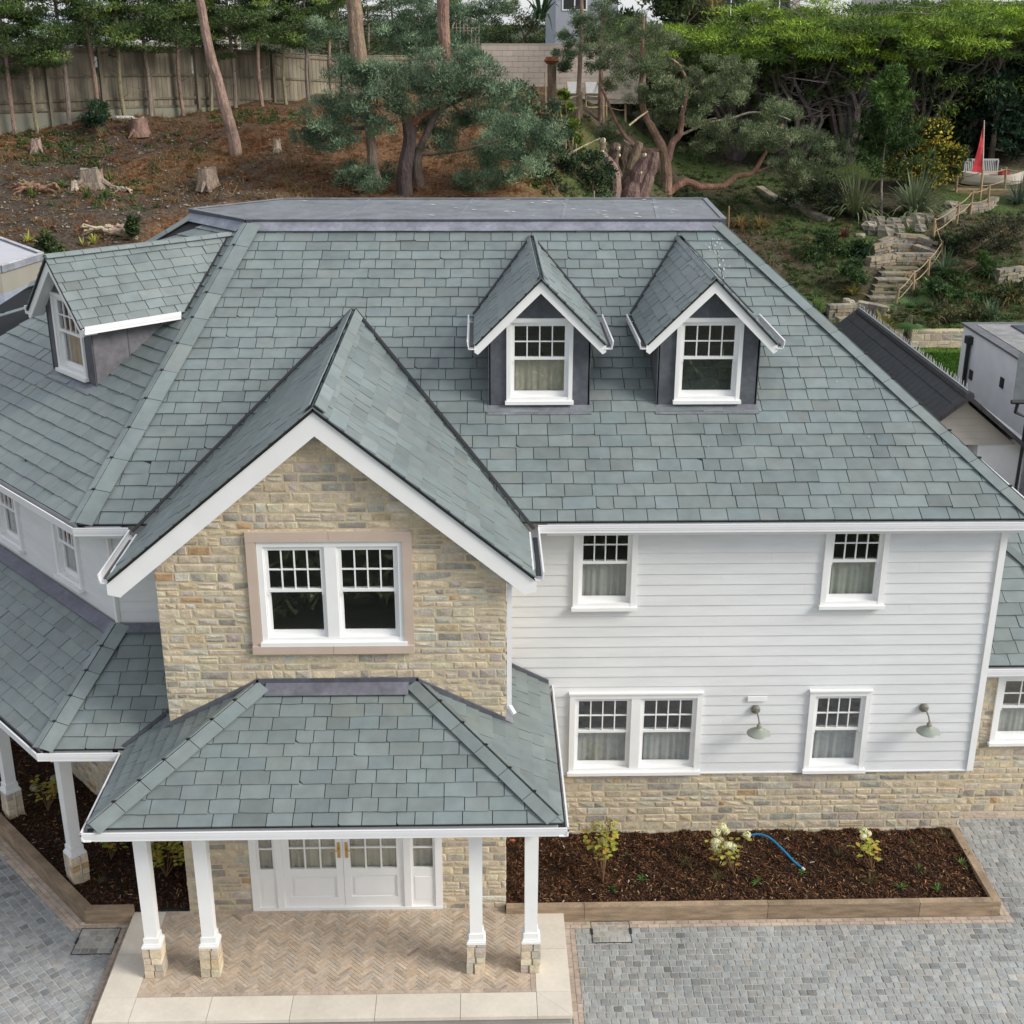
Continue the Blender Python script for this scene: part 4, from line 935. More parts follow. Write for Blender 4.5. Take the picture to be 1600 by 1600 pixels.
for p, n, dn in posts:
    mb = MB((.17, .15, .11)); mb.obox(V((p.x, p.y, ht(p.x, p.y) - .2)) + n * .05, dn * .1, n * .1, Z * (p.z - ht(p.x, p.y) + .15)); mb.build('post', M['fence'], fe)
# --- conifers in front of the fence ------------------------------------
def conifer(name, h, z0, rad, nb, col, hi, dens=190, lean=0, top=True):
    root = bpy.data.objects.new(name, None); sc.collection.objects.link(root); OFF[root.name] = V((0, 0, 0)); mb = MB(); lm = MB()
    tr = [V((lean * t * h + .06 * math.sin(t * 7), .05 * math.sin(t * 5), h * t)) for t in (0, .2, .4, .6, .8, .95)]; limb(mb, tr, .085, .03, (.25, .205, .16))
    for i in range(nb):
        t = (i + random.random()) / nb; z = z0 + (h - z0) * t; a = random.uniform(0, 6.28); Lb = rad * (1 - .55 * t) * random.uniform(.55, 1.15); rise = random.uniform(-.05, .35)
        c = V((lean * z, 0, z)); e = c + V((math.cos(a) * Lb, math.sin(a) * Lb, rise * Lb)); mb.tube([c, (c + e) / 2 + Z * .04, e], [.022, .014, .006], 4, (.15, .12, .09))
        for s in range(3):
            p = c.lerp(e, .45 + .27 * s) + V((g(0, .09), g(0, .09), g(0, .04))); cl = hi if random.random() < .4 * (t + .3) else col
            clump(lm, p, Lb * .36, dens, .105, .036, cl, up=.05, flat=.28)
    for i in range(3): mb.tube([V((.02, 0, z0 * (.35 + .2 * i))), V((g(0, .35), g(0, .35), z0 * (.45 + .2 * i)))], [.015, .004], 4, (.15, .12, .09))
    mb.build('trunk', M['bark'], root); lm.build('crown', M['needle'], root); return root
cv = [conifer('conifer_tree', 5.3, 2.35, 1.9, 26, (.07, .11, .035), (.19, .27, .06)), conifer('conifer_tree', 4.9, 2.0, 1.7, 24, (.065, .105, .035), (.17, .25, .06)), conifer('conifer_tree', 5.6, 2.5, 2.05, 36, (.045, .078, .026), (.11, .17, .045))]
ts = [(22, 197), (57, 192), (108, 188), (152, 190), (195, 183), (236, 181), (287, 180), (330, 173), (368, 169), (410, 166), (447, 164), (482, 161), (520, 158)]
used = set()
for i, (px, py) in enumerate(ts):
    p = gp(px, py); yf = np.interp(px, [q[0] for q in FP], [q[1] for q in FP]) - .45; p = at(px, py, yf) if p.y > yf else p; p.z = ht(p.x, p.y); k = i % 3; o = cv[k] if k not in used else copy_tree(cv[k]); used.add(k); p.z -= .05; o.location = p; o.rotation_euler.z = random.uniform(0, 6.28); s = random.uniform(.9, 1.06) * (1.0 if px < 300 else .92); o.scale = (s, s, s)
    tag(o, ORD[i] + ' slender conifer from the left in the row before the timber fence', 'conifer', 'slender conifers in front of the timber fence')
# darker trees rising behind the fence
bt = [conifer('evergreen_tree', 4.6, 1.3, 2.5, 40, (.030, .055, .020), (.075, .115, .03), dens=80), conifer('evergreen_tree', 4.3, 1.0, 2.3, 38, (.045, .070, .022), (.11, .14, .04), dens=80)]
used = set()
for i, (px, y, dz) in enumerate([(285, 52, .2), (370, 54, .1), (452, 56, .1), (530, 58.5, -.1), (615, 60.5, .0), (690, 62, -.4), (575, 58.5, -1.0), (655, 60, -1.4), (735, 61, -1.2)]):
    p = at(px, 60, y); k = i % 2; o = bt[k] if k not in used else copy_tree(bt[k]); used.add(k); o.location = (p.x, y, 9.2 + dz); o.rotation_euler.z = random.uniform(0, 6)
    tag(o, ORD[i] + ' dense evergreen from the left rising behind the timber fence', 'evergreen tree', 'evergreens behind the timber fence')
# --- leaning pine trunk ------------------------------------------------
b = gp(370, 243); Yb = b.y
t = thing('leaning_pine', 'tall pine with a bare reddish trunk leaning left across the fence', 'pine tree', b)
mb = MB(); pts = [b - Z * .2] + [at(px, py, Yb + .02 * i) for i, (px, py) in enumerate([(362, 205), (352, 170), (338, 120), (325, 70), (315, 15), (305, -50), (297, -110)])]; limb(mb, pts, .21, .11, (.27, .18, .14), 10, .01)
for (px, py) in ((250, -120), (345, -125), (280, -160)): limb(mb, [pts[-2], at((300 + px) / 2, (py - 60) / 2 - 40, Yb), at(px, py, Yb)], .07, .03, PB, 6)
mb.build('trunk', M['bark'], t); lm = MB()
for (px, py, r) in ((250, -125, 1.2), (345, -130, 1.1), (280, -170, 1.4), (310, -150, 1.2)): pads(lm, at(px, py, Yb), r, 12, 60, .18, .05, (.05, .09, .06))
lm.build('crown', M['needle'], t)
# --- big blue-green pine -----------------------------------------------
def traced(name, label, base, limbs, masses, col, hi, dens=1.0, rk=1.0, L=.11, W=.026, depth=1.3, flat=.6, bark=BK, cat='pine tree', sub=.42, mt='needle'):
    b = gp(*base); t = thing(name, label, cat, b); mb = MB()
    for pl, r0, r1, bc in limbs:
        limb(mb, [at(px, py, b.y + dy) if i or (px, py) != tuple(base) else b - Z * .25 for i, (px, py, dy) in enumerate([(*q, 0) if len(q) == 2 else q for q in pl])], r0, r1, bc or bark, 9, .012)
    mb.build('trunk', M['bark'], t); lm = MB()
    for m in masses:
        px, py, rp = m[:3]; dy = m[3] if len(m) > 3 else random.uniform(-depth, depth); c = at(px, py, b.y + dy); r = rp * rk * (b.y + 2) / 2009
        k = max(4, int(11 * dens)); pads(lm, c, r * 1.0, int(k * 1.35), int(190 * max(.6, (r / .8) ** 1.6)), L, W, col, flat=flat, hi=hi, sub=sub)
    lm.build('crown', M[mt], t); return t
random.seed(90)
traced('pine_tree', 'large spreading blue-green pine with a twin trunk behind the flat roof', (632, 303),
  [([(632, 303), (634, 262), (640, 215), (637, 185)], .28, .16, (.105, .085, .07)), ([(655, 290), (652, 250), (668, 205), (690, 170), (735, 150)], .16, .05, (.12, .095, .075)), ([(637, 190), (620, 160), (590, 140), (560, 130)], .2, .07, None),
   ([(588, 285), (582, 250), (576, 200), (560, 150)], .20, .10, (.2, .15, .11)), ([(640, 195), (700, 150), (730, 148), (752, 143)], .14, .05, (.2, .1, .07)), ([(560, 130), (558, 60), (553, 5), (552, -60)], .25, .2, PB), ([(570, 200), (520, 200), (478, 212)], .07, .03, None), ([(700, 155), (710, 165), (722, 178)], .05, .03, (.2, .09, .07)),
   ([(690, 170), (700, 130), (695, 95), (692, 0), (690, -60)], .14, .2, PB), ([(650, 240), (720, 235), (790, 215)], .08, .03, None)],
  [(540, 112, 30), (575, 118, 30), (610, 112, 32), (560, 150, 30), (600, 148, 32), (640, 128, 34), (645, 160, 32), (680, 108, 32), (700, 135, 34), (735, 110, 32), (735, 92, 26), (760, 130, 28), (520, 165, 28), (545, 185, 30), (500, 190, 26), (478, 212, 20), (500, 218, 22), (535, 215, 26), (590, 190, 26),
   (670, 188, 30), (710, 195, 30), (735, 185, 28), (690, 225, 26), (760, 160, 30), (790, 150, 28), (800, 185, 30), (770, 200, 32), (830, 200, 28), (845, 225, 26), (800, 230, 32), (760, 240, 30), (830, 255, 26), (790, 275, 26), (750, 280, 26), (720, 290, 22), (860, 212, 20), (560, 270, 24), (600, 275, 22), (540, 280, 20), (575, 290, 22), (620, 60, 30, 2.5), (650, 75, 30, 2.5), (690, 70, 30, 2.5), (665, 45, 28, 3), (630, 35, 28, 3), (720, 60, 22, 3), (510, 50, 30, 3), (700, 20, 28, 3), (745, 25, 25, 3), (640, 5, 30, 3), (770, 10, 24, 3)],
  (.085, .135, .078), (.20, .28, .17), rk=1.2)
traced('pine_tree', 'twisted open-branched pine with orange limbs behind the right end of the flat roof', (1042, 302),
  [([(1042, 302), (1042, 270), (1040, 245), (1032, 225), (1022, 205), (1008, 178), (1001, 150), (1003, 110), (1004, 70), (1006, 25)], .24, .04, (.29, .18, .125)),
   ([(1044, 250), (1050, 225), (1062, 210), (1066, 180), (1072, 150), (1070, 120), (1058, 98), (1040, 88)], .15, .03, (.29, .20, .15)), ([(1030, 235), (1005, 235), (985, 222), (965, 195), (950, 160), (935, 130)], .12, .035, (.23, .15, .11)),
   ([(1046, 300), (1070, 284), (1095, 292), (1130, 290), (1150, 275), (1175, 270), (1195, 240), (1210, 210), (1225, 195)], .16, .05, (.25, .155, .12)), ([(1165, 274), (1200, 262), (1240, 245), (1262, 240)], .07, .025, (.25, .16, .12)),
   ([(1062, 212), (1100, 195), (1140, 185), (1170, 177), (1205, 178), (1235, 188)], .06, .025, (.30, .25, .2)), ([(1066, 180), (1090, 190), (1120, 185)], .05, .03, None), ([(1000, 100), (985, 85), (970, 75)], .04, .02, None)],
  [(1005, 35, 18), (985, 50, 22), (1025, 52, 22), (965, 70, 24), (1000, 75, 24), (1040, 72, 22), (955, 95, 20), (1020, 100, 22), (985, 112, 22), (1048, 105, 18), (1030, 130, 22), (1058, 140, 20), (960, 130, 18), (1000, 150, 18), (1035, 155, 20), (1130, 105, 24), (1155, 110, 22), (1115, 130, 22), (1145, 135, 24), (1090, 120, 16), (1105, 150, 20), (1150, 155, 18), (1035, 185, 20), (1060, 190, 18), (1100, 185, 20),
   (1125, 200, 22), (1150, 215, 24), (1110, 220, 20), (1180, 205, 22), (1215, 165, 22), (1230, 175, 18), (1200, 190, 18), (1225, 215, 22), (1250, 215, 22), (1270, 225, 22), (1295, 230, 20), (1300, 250, 20), (1240, 250, 22), (1265, 265, 24), (1215, 260, 20), (1280, 285, 20), (1245, 290, 20), (1195, 225, 20), (1085, 235, 16), (960, 215, 14), (945, 205, 14), (1075, 165, 16)],
  (.11, .145, .07), (.22, .26, .14), dens=1.0, rk=1.18, L=.105, W=.026, sub=.42)
# smaller pines between
for i, (base, limbs, masses, lab) in enumerate([
   ((903, 188), [([(903, 188), (906, 110), (909, 40), (908, -20)], .10, .06, (.26, .19, .15))], [(905, 30, 20), (890, 55, 20), (920, 50, 20), (900, 75, 22), (885, 85, 18), (925, 80, 18), (930, 105, 16), (880, 105, 16)], 'thin pine with a bare trunk left of the pair of deckchairs'),
   ((938, 190), [([(938, 190), (940, 120), (941, 60), (945, 10)], .15, .09, (.24, .17, .14))], [(945, 10, 24), (930, 30, 22), (960, 35, 22), (950, 60, 20)], 'pine with a thick pinkish trunk right of the pair of deckchairs')]):
    traced('pine_tree', lab, base, limbs, masses, (.075, .11, .055), (.14, .185, .10), dens=.9, L=.105, W=.026)
# --- broad-leaved shrubs and bushes ------------------------------------
def bush(name, label, base, masses, col, hi, cat='shrub', L=.13, W=.09, depth=.6, dens=1., stem=.05, fl=None):
    b = gp(*base); t = thing(name, label, cat, b); mb = MB(); lm = MB()
    for m in masses:
        px, py, rp = m; dy = random.uniform(-depth, depth); c = at(px, py, b.y + dy); r = rp * (b.y + 2) / 2009
        mb.tube([b - Z * .1, (b + c) / 2 + V((g(0, .1), 0, 0)), c], [stem, stem * .6, stem * .2], 5, (.13, .10, .07)); pads(lm, c, r, int(12 * dens), int(90 * max(.5, (r / .8) ** 1.6)), L, W, col, flat=.8, hi=hi, up=.2, sub=.5)
        if fl: clump(lm, c, r * .98, int(fl[1] * r * r), .10, .10, fl[0], up=.3, flat=.8, shell=.12)
    mb.build('stem', M['bark'], t); lm.build('foliage', M['leaf'], t); return t
random.seed(95)
bush('shrub', 'rounded evergreen bush speckled with yellow leaves beside the boat', (1455, 300), [(1440, 205, 24), (1465, 205, 22), (1430, 235, 26), (1460, 240, 30), (1485, 240, 22), (1450, 270, 28), (1480, 268, 22), (1425, 265, 20), (1395, 262, 18)], (.045, .07, .018), (.12, .125, .02), fl=((.50, .40, .05), 420))
GR = (.035, .062, .022); GH = (.08, .12, .035)
for i, (base, ms_, c, h, lab) in enumerate([
   ((850, 260), [(815, 150, 24), (845, 170, 26), (870, 200, 22), (835, 205, 26), (860, 235, 24), (825, 245, 26), (850, 270, 24), (880, 262, 20), (800, 215, 24), (795, 265, 22), (770, 245, 18)], (.045, .08, .045), (.09, .14, .07), 'dense green shrubs filling the slope right of the blue-green pine'),
   ((893, 240), [(888, 170, 9), (893, 195, 10), (898, 215, 10), (893, 240, 11), (905, 235, 9), (882, 150, 8)], (.08, .13, .02), (.15, .2, .03), 'yellow-green climber along the slim stakes'),
   ((790, 100), [(770, 60, 26), (800, 80, 26), (830, 75, 26), (765, 95, 20), (850, 60, 22), (785, 45, 22)], GR, (.09, .12, .03), 'dark green shrubbery spilling over the top of the block wall'),
   ((820, 55), [(830, 30, 24), (800, 20, 24), (855, 20, 18)], (.08, .10, .04), (.16, .17, .08), 'grey-olive bushy tree above the block wall'),
   ((1080, 215), [(1070, 240, 16), (1095, 232, 14), (1060, 225, 12)], (.04, .075, .02), GH, 'low green shrub beneath the twisted pine'),
   ((925, 300), [(905, 280, 26), (930, 290, 24), (900, 250, 22), (925, 250, 20), (945, 272, 20)], (.026, .048, .022), (.05, .08, .035), 'dark leafy bush left of the split dead trunk'),
   ((870, 300), [(840, 290, 20), (870, 288, 18), (855, 270, 16)], (.05, .07, .03), (.12, .14, .03), 'yellowish low shrub behind the middle of the flat roof'),
   ((1300, 395), [(1290, 375, 20), (1310, 390, 18), (1275, 400, 18), (1300, 410, 20), (1260, 415, 14)], (.035, .07, .022), GH, 'leafy green shrub left of the stone steps'),
   ((1335, 440), [(1325, 425, 14), (1345, 432, 15), (1335, 412, 12), (1350, 450, 10)], (.05, .09, .03), (.10, .16, .05), 'fresh green shrub crowding the left edge of the steps'),
   ((1470, 470), [(1450, 462, 14), (1475, 458, 16), (1500, 465, 16), (1460, 445, 12), (1525, 468, 14)], (.05, .095, .03), (.09, .17, .045), 'lush grassy shrub at the right foot of the rope fence'),
   ((1480, 390), [(1470, 375, 9), (1490, 380, 11), (1505, 372, 10)], (.045, .07, .03), (.09, .13, .05), 'small green shrub just right of the upper terrace'),
   ((1345, 395), [(1338, 385, 10), (1352, 378, 9), (1330, 398, 12)], (.05, .085, .03), (.1, .15, .05), 'small leafy shrub left of the boulder rockery'),
   ((1310, 330), [(1290, 295, 26), (1315, 310, 22), (1260, 300, 24), (1235, 315, 18)], (.045, .062, .035), (.075, .10, .06), 'grey-green shrub behind the low dry-stone edging'),
   ((1360, 190), [(1340, 170, 26), (1315, 190, 24), (1350, 205, 24), (1300, 165, 20), (1370, 230, 22)], (.04, .06, .022), (.07, .10, .03), 'bushy dark conifer left of the young cypress'),
   ((1500, 400), [(1520, 370, 20), (1550, 360, 22), (1585, 355, 22), (1500, 385, 14), (1560, 385, 18)], (.05, .055, .03), (.09, .085, .045), 'brownish low heather bank below the boat deck'),
   ((1490, 440), [(1480, 430, 14), (1505, 440, 16), (1530, 430, 14), (1540, 405, 14)], (.04, .075, .02), (.07, .13, .03), 'bright green bushy plants right of the rope fence'),
   ((1480, 505), [(1460, 490, 16), (1490, 495, 16), (1520, 490, 14), (1440, 480, 12)], (.055, .07, .03), (.12, .12, .05), 'olive shrubs above the rubble retaining wall'),
   ((1580, 470), [(1570, 455, 18), (1595, 450, 18), (1555, 480, 14)], (.05, .075, .03), (.11, .12, .05), 'scrubby green bush behind the white flat-roofed house'),
   ((70, 405), [(72, 375, 14), (78, 390, 14), (95, 392, 9), (62, 392, 8)], (.05, .075, .028), (.09, .12, .04), 'small feathery shrub beside the left dormer ridge'),
   ((205, 375), [(208, 345, 8), (206, 358, 9)], (.04, .065, .03), GH, 'tiny dark conifer seedling near the flat roof corner'),
   ((151, 205), [(150, 165, 13), (146, 182, 16), (155, 178, 15), (150, 192, 16)], (.028, .055, .028), (.05, .085, .04), 'young dark spruce in front of the fence near the white rocks')]):
    bush('shrub', lab, base, ms_, c, h, L=.12, W=.07)
# --- yellow-green cypresses with bare wind-swept limbs ------------------
def cypress(label, px, y, hgt, spread, seed, droop=.25):
    random.seed(seed); p = at(px, 200, y); b = V((p.x, y, ht(p.x, y))); t = thing('cypress_tree', label, 'cypress', b, 'old cypresses along the top right'); mb = MB(); lm = MB()
    for i in range(17):
        a = random.uniform(0, 6.28); ex = V((math.cos(a) * spread * random.uniform(.3, 1.1), math.sin(a) * spread * .7, 0)); top = b + ex + Z * (hgt * random.uniform(.86, 1.0)); mid = b + ex * .22 + Z * hgt * .38 + V((g(0, .4), g(0, .4), 0))
        pts = limb(mb, [b + ex * .03 - Z * .3, mid, b + ex * .62 + Z * hgt * .66, top], .15, .035, (.15, .13, .115), 5, .05)
        for j in range(9):
            q = random.choice(pts[3:]); mb.tube([q, q + V((g(0, .6), g(0, .5), random.uniform(-.1, .7))), q + V((g(0, 1.1), g(0, .8), random.uniform(.2, 1.3)))], [.035, .02, .008], 4, (.19, .16, .145))
        for j in range(8):
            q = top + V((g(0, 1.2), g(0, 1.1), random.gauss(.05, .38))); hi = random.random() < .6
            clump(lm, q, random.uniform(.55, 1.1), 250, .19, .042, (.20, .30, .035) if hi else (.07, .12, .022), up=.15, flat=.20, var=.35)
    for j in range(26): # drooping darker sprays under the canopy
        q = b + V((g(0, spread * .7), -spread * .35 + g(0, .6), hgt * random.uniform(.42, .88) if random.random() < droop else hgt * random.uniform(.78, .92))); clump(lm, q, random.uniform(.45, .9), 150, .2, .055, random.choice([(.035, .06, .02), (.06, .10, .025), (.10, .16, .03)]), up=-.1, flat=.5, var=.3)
    mb.build('trunk', M['bark'], t); lm.build('crown', M['needle'], t)
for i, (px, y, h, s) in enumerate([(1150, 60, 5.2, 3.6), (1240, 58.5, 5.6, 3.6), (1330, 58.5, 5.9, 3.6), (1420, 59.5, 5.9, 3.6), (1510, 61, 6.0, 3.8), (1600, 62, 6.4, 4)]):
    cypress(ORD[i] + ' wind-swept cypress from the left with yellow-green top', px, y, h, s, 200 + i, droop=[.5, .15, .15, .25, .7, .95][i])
hd = MB(); N = 30000; x = RNG.uniform(9, 48, N); yy = RNG.uniform(64.5, 68, N); hz = RNG.uniform(0, 1, N); zz = 5.2 + hz * (6.6 + .6 * np.sin(x * .9)); 
tri(hd, np.stack([x, yy, zz], 1), unit(RNG.normal(size=(N, 3)) + np.array([0, -.3, .3])), .5, .32, ccol((.020, .036, .016), N, .3)); o = hd.build('hedge_backdrop', M['leaf']); tag(o, 'dark hedge backdrop added behind the cypresses, shade put into its colour', 'hedge')  # backdrop blades coloured near black for the shade inside the cypress row
o['kind'] = 'stuff'
random.seed(97)
for i, (px, y, zc_, rr, c, h, lab) in enumerate([(1610, 61, 8.0, 2.2, (.018, .042, .022), (.035, .07, .035), 'dark ivy-clad tree at the far right behind the boat'), (1500, 62, 8.6, 2.0, (.02, .038, .018), (.04, .06, .025), 'dark evergreen tree behind the bench'), (1440, 61, 8, 2, (.018, .034, .016), (.04, .065, .025), 'dark evergreen tree behind the yellow-speckled bush'), (1555, 60, 8, 2, (.02, .045, .025), (.035, .075, .04), 'dark evergreen tree behind the red sail')]):
    p = at(px, 200, y); b = V((p.x, y, ht(p.x, y))); t = thing('evergreen_tree', lab, 'evergreen tree', b); mb = MB(); lm = MB(); limb(mb, [b - Z * .2, b + Z * 2, b + Z * 4.4], .16, .07, (.14, .12, .09)); mb.build('trunk', M['bark'], t)
    for j in range(14): pads(lm, V((b.x + g(0, .9), b.y + g(0, .6), random.uniform(6.3, 10.6))), 1.0, 7, 90, .22, .14, c, hi=h)
    lm.build('crown', M['leaf'], t)
for i, (px, y, top, rr, lab) in enumerate([(985, 63, 13.2, 1.7, 'dark broadleaf tree at the top behind the thin pines'), (1055, 64, 13.2, 1.8, 'autumn-tinted tree behind the twisted pine crown'), (1110, 66, 12.6, 1.6, 'green tree left of the cypress row top')]):
    p = at(px, 40, y); b = V((p.x, y, ht(p.x, y))); t = thing('garden_tree', lab, 'tree', b); mb = MB(); lm = MB(); limb(mb, [b - Z * .2, b + Z * 2 + X * .2, b + Z * 4], .18, .06, (.15, .12, .09)); mb.build('trunk', M['bark'], t)
    for j in range(15): pads(lm, V((b.x + g(0, 1.2), b.y + g(0, .8), random.uniform(8.2, top))), 1.1, 7, 80, .2, .12, [(.03, .05, .02), (.07, .075, .03), (.05, .09, .02)][i], hi=[(.06, .09, .03), (.17, .13, .05), (.13, .18, .03)][i])
    lm.build('crown', M['leaf'], t)
# young cypress with drooping sprays
b = gp(1378, 338); t = thing('young_cypress', 'young feathery cypress with pointed top between the strap-leaved clumps', 'conifer', b); mb = MB(); lm = MB(); tp = at(1392, 112, b.y); limb(mb, [b - Z * .1, at(1378, 270, b.y), at(1388, 190, b.y), tp], .05, .015, (.30, .27, .22), 6); mb.build('trunk', M['bark'], t)
for i in range(70):
    k = random.random() ** .8; c = V(b).lerp(tp, .22 + .78 * k); a = random.uniform(0, 6.28); Lb = (1.75 * (1 - k) + .3) * random.uniform(.6, 1.1); e = c + V((math.cos(a) * Lb, math.sin(a) * Lb, Lb * .45))
    for s in range(4): clump(lm, c.lerp(e, .3 + .23 * s), .26, 42, .2, .05, (.04, .075, .02) if k < .6 else (.075, .14, .03), up=.3, flat=.5)
lm.build('crown', M['needle'], t)
# --- strap-leaved plants -----------------------------------------------
def strap(name, label, p, size, n, col, cat='plant', w=.045, arch=1.0, group=None):
    p = gp(*p) if len(p) == 2 else V(p); mb = MB()
    for i in range(n):
        a = random.uniform(0, 6.28); el = random.uniform(.35, 1.35); L = size * random.uniform(.6, 1.1); d = V((math.cos(a), math.sin(a), 0)); s = V((-d.y, d.x, 0)) * w * random.uniform(.6, 1.2); k = random.gauss(1, .2); c = tuple(max(.01, q * k) for q in col)
        vs = []; o = p + d * random.uniform(0, size * .08)
        for j in range(6):
            u = j / 5; q = o + d * (L * u * math.cos(el)) + Z * (L * (u * math.sin(el) - arch * .55 * u * u * u * math.cos(el))); ww = (.6 + .4 * math.sin(min(1, u * 2) * 1.57)) * (1 - u ** 3) + .04; vs += [q - s * ww * .5, q + s * ww * .5]
        mb.add(vs, [(2 * j, 2 * j + 1, 2 * j + 3, 2 * j + 2) for j in range(5)], c)
    o = mb.build(name, M['leaf']); me = o.data; me.transform(Matrix.Translation(-p)); o.location = p; tag(o, label, cat, group); return o
random.seed(99)
PH = (.20, .235, .12)
for a in [((1335, 338), 2.1, 190, PH, 'large strap-leaved clump left of the young cypress', .08), ((1428, 335), 2.2, 200, (.16, .20, .11), 'large strap-leaved clump right of the young cypress', .08), ((1352, 402), 1.0, 90, (.05, .10, .05), 'dark green spiky clump left of the upper steps', .06),
          ((1332, 462), .7, 60, (.26, .24, .06), 'yellow spiky clump left of the lower steps', .05), ((1381, 522), .95, 70, (.30, .28, .06), 'yellow spiky clump at the foot of the stone steps', .06), ((1158, 356), .75, 70, (.26, .17, .06), 'left one of two amber grass clumps right of the flat roof', .03),
          ((1188, 358), .8, 70, (.25, .17, .06), 'right one of two amber grass clumps right of the flat roof', .03), ((1476, 428), 1.1, 80, (.075, .13, .06), 'tall blue-green spiky clump right of the rope fence', .05), ((1546, 432), 1.1, 90, (.07, .13, .045), 'green spiky clump above the white flat-roofed house', .05),
          ((1548, 500), .9, 80, (.10, .15, .08), 'spiky clump just behind the white flat-roofed house', .05), ((1590, 320), 1.6, 150, (.09, .13, .09), 'blue-green pampas clump at the right beside the boat', .03), ((1580, 470), .9, 70, (.26, .22, .08), 'straw-coloured spiky clump at the far right edge', .04),
          ((1275, 488), .7, 70, (.09, .16, .03), 'bright green grassy clump beside the house roof hip', .04), ((1318, 372), .55, 40, (.12, .03, .03), 'small dark red spiky plant beside the rocks', .05), ((52, 308), .45, 34, (.13, .19, .04), 'small green spiky plant beside the driftwood root', .04), ((100, 292), .4, 30, (.13, .17, .05), 'small green plant left of the wide stump', .04), ((173, 282), .45, 34, (.16, .2, .05), 'yellow-green spiky plant right of the wide stump', .04),
          ((137, 310), .45, 40, (.07, .13, .03), 'bright green spiky plant below the wide stump', .04), ((165, 312), .45, 36, (.08, .14, .04), 'green spiky plant further right below the wide stump', .04), ((43, 378), .4, 22, (.34, .34, .06), 'yellow strap plant left of the feathery shrub', .05), ((148, 382), .4, 24, (.36, .36, .07), 'yellow strap plant behind the left dormer ridge', .05), ((130, 386), .35, 14, (.32, .32, .08), 'sparse yellow strap plant beside the feathery shrub', .05)]:
    strap('strap_plant', a[4], a[0], a[1], a[2], a[3], w=a[5])
# palm by the retaining wall
b = gp(1415, 556); t = thing('palm_tree', 'small fan palm in front of the rubble retaining wall', 'palm', b); mb = MB(); tp = at(1421, 492, b.y); mb.tube([b - Z * .1, b.lerp(tp, .5), tp], [.13, .14, .11], 9, (.10, .085, .06)); mb.build('trunk', M['bark'], t); lm = MB()
for i in range(22):
    a = random.uniform(0, 6.28); el = random.uniform(-.5, .9); d = V((math.cos(a) * math.cos(el), math.sin(a) * math.cos(el), math.sin(el))); c = tp + d * .45; s = d.cross(Z).normalized(); u = s.cross(d)
    for j in range(13): f = (j - 6) * .2; dd = (d * math.cos(f) + s * math.sin(f) - Z * .12).normalized(); lm.add([c - s * .03, c + s * .03, c + dd * .5], [(0, 1, 2)], (.06 * random.uniform(.8, 1.4), .13, .035))
    lm.tube([tp, c], [.012, .008], 4, (.1, .13, .04))
lm.build('crown', M['leaf'], t)
# tree fern fronds above the block wall
strap('palm_plant', 'arching dark palm fronds above the block wall beside the grey house', tuple(at(845, 30, 60)), 2.0, 30, (.03, .06, .025), 'palm', w=.16, arch=1.3)
# --- ground litter -----------------------------------------------------
def scatter(name, label, regions, col, n, L, W, k=14, cat='ground cover'):
    mb = MB()
    for (x0, y0, x1, y1, m) in regions:
        for _ in range(m):
            p = gp(random.uniform(x0, x1), random.uniform(y0, y1)); a = unit(RNG.normal(size=(k, 3)) * np.array([1, 1, .5]) + np.array([0, 0, .75])); tri(mb, np.array(p)[None] + RNG.normal(0, .07, (k, 3)) * np.array([1, 1, 0]), a, L * RNG.uniform(.5, 1.2, k), W, ccol(col, k, .25))
    o = mb.build(name, M['leaf'], kind='stuff'); o['label'] = label; o['category'] = cat
random.seed(101)
scatter('dry_grass', 'tufts of straw-coloured dry grass on the brown bank', [(235, 230, 540, 318, 170), (170, 172, 320, 215, 60), (700, 200, 900, 310, 40), (0, 200, 200, 380, 60), (1120, 330, 1240, 420, 30)], (.21, .145, .075), 0, .32, .022, 22)
scatter('pine_litter', 'fallen rust-coloured pine needles and twigs on the bank', [(330, 170, 560, 300, 420), (0, 195, 330, 260, 160), (540, 180, 860, 310, 300), (0, 260, 330, 385, 150)], (.20, .088, .035), 0, .18, .03, 14)
scatter('ground_cover', 'low green weeds and moss patches on the bank', [(0, 205, 170, 260, 160), (330, 172, 470, 195, 60), (880, 180, 1100, 310, 220), (80, 260, 260, 330, 60), (230, 205, 330, 260, 30)], (.06, .10, .028), 0, .16, .05, 16)
scatter('ground_cover', 'mixed low green planting over the right-hand garden slope', [(1120, 300, 1330, 500, 420), (1380, 330, 1600, 520, 520), (1040, 240, 1300, 320, 200)], (.055, .095, .026), 0, .2, .05, 18)
scatter('dry_grass', 'brown withered grass between the green garden plants', [(1120, 340, 1340, 490, 120), (1460, 340, 1600, 500, 200)], (.15, .10, .055), 0, .28, .025, 20)
# wood chips, stones and twigs
rg = MB()
for _ in range(900):
    p = gp(random.uniform(0, 560), random.uniform(200, 385)); a = random.uniform(0, 6.28); L = random.uniform(.03, .12); d = V((math.cos(a), math.sin(a), .1)) * L; s = V((-math.sin(a), math.cos(a), 0)) * L * .4; k = random.uniform(.12, .40); rg.obox(p + Z * .005, d, s, Z * .03, (k, k * .85, k * .66))
o = rg.build('wood_chips', M['bark'], kind='stuff'); o['label'] = 'pale wood chips and stones strewn over the brown bank'; o['category'] = 'debris'
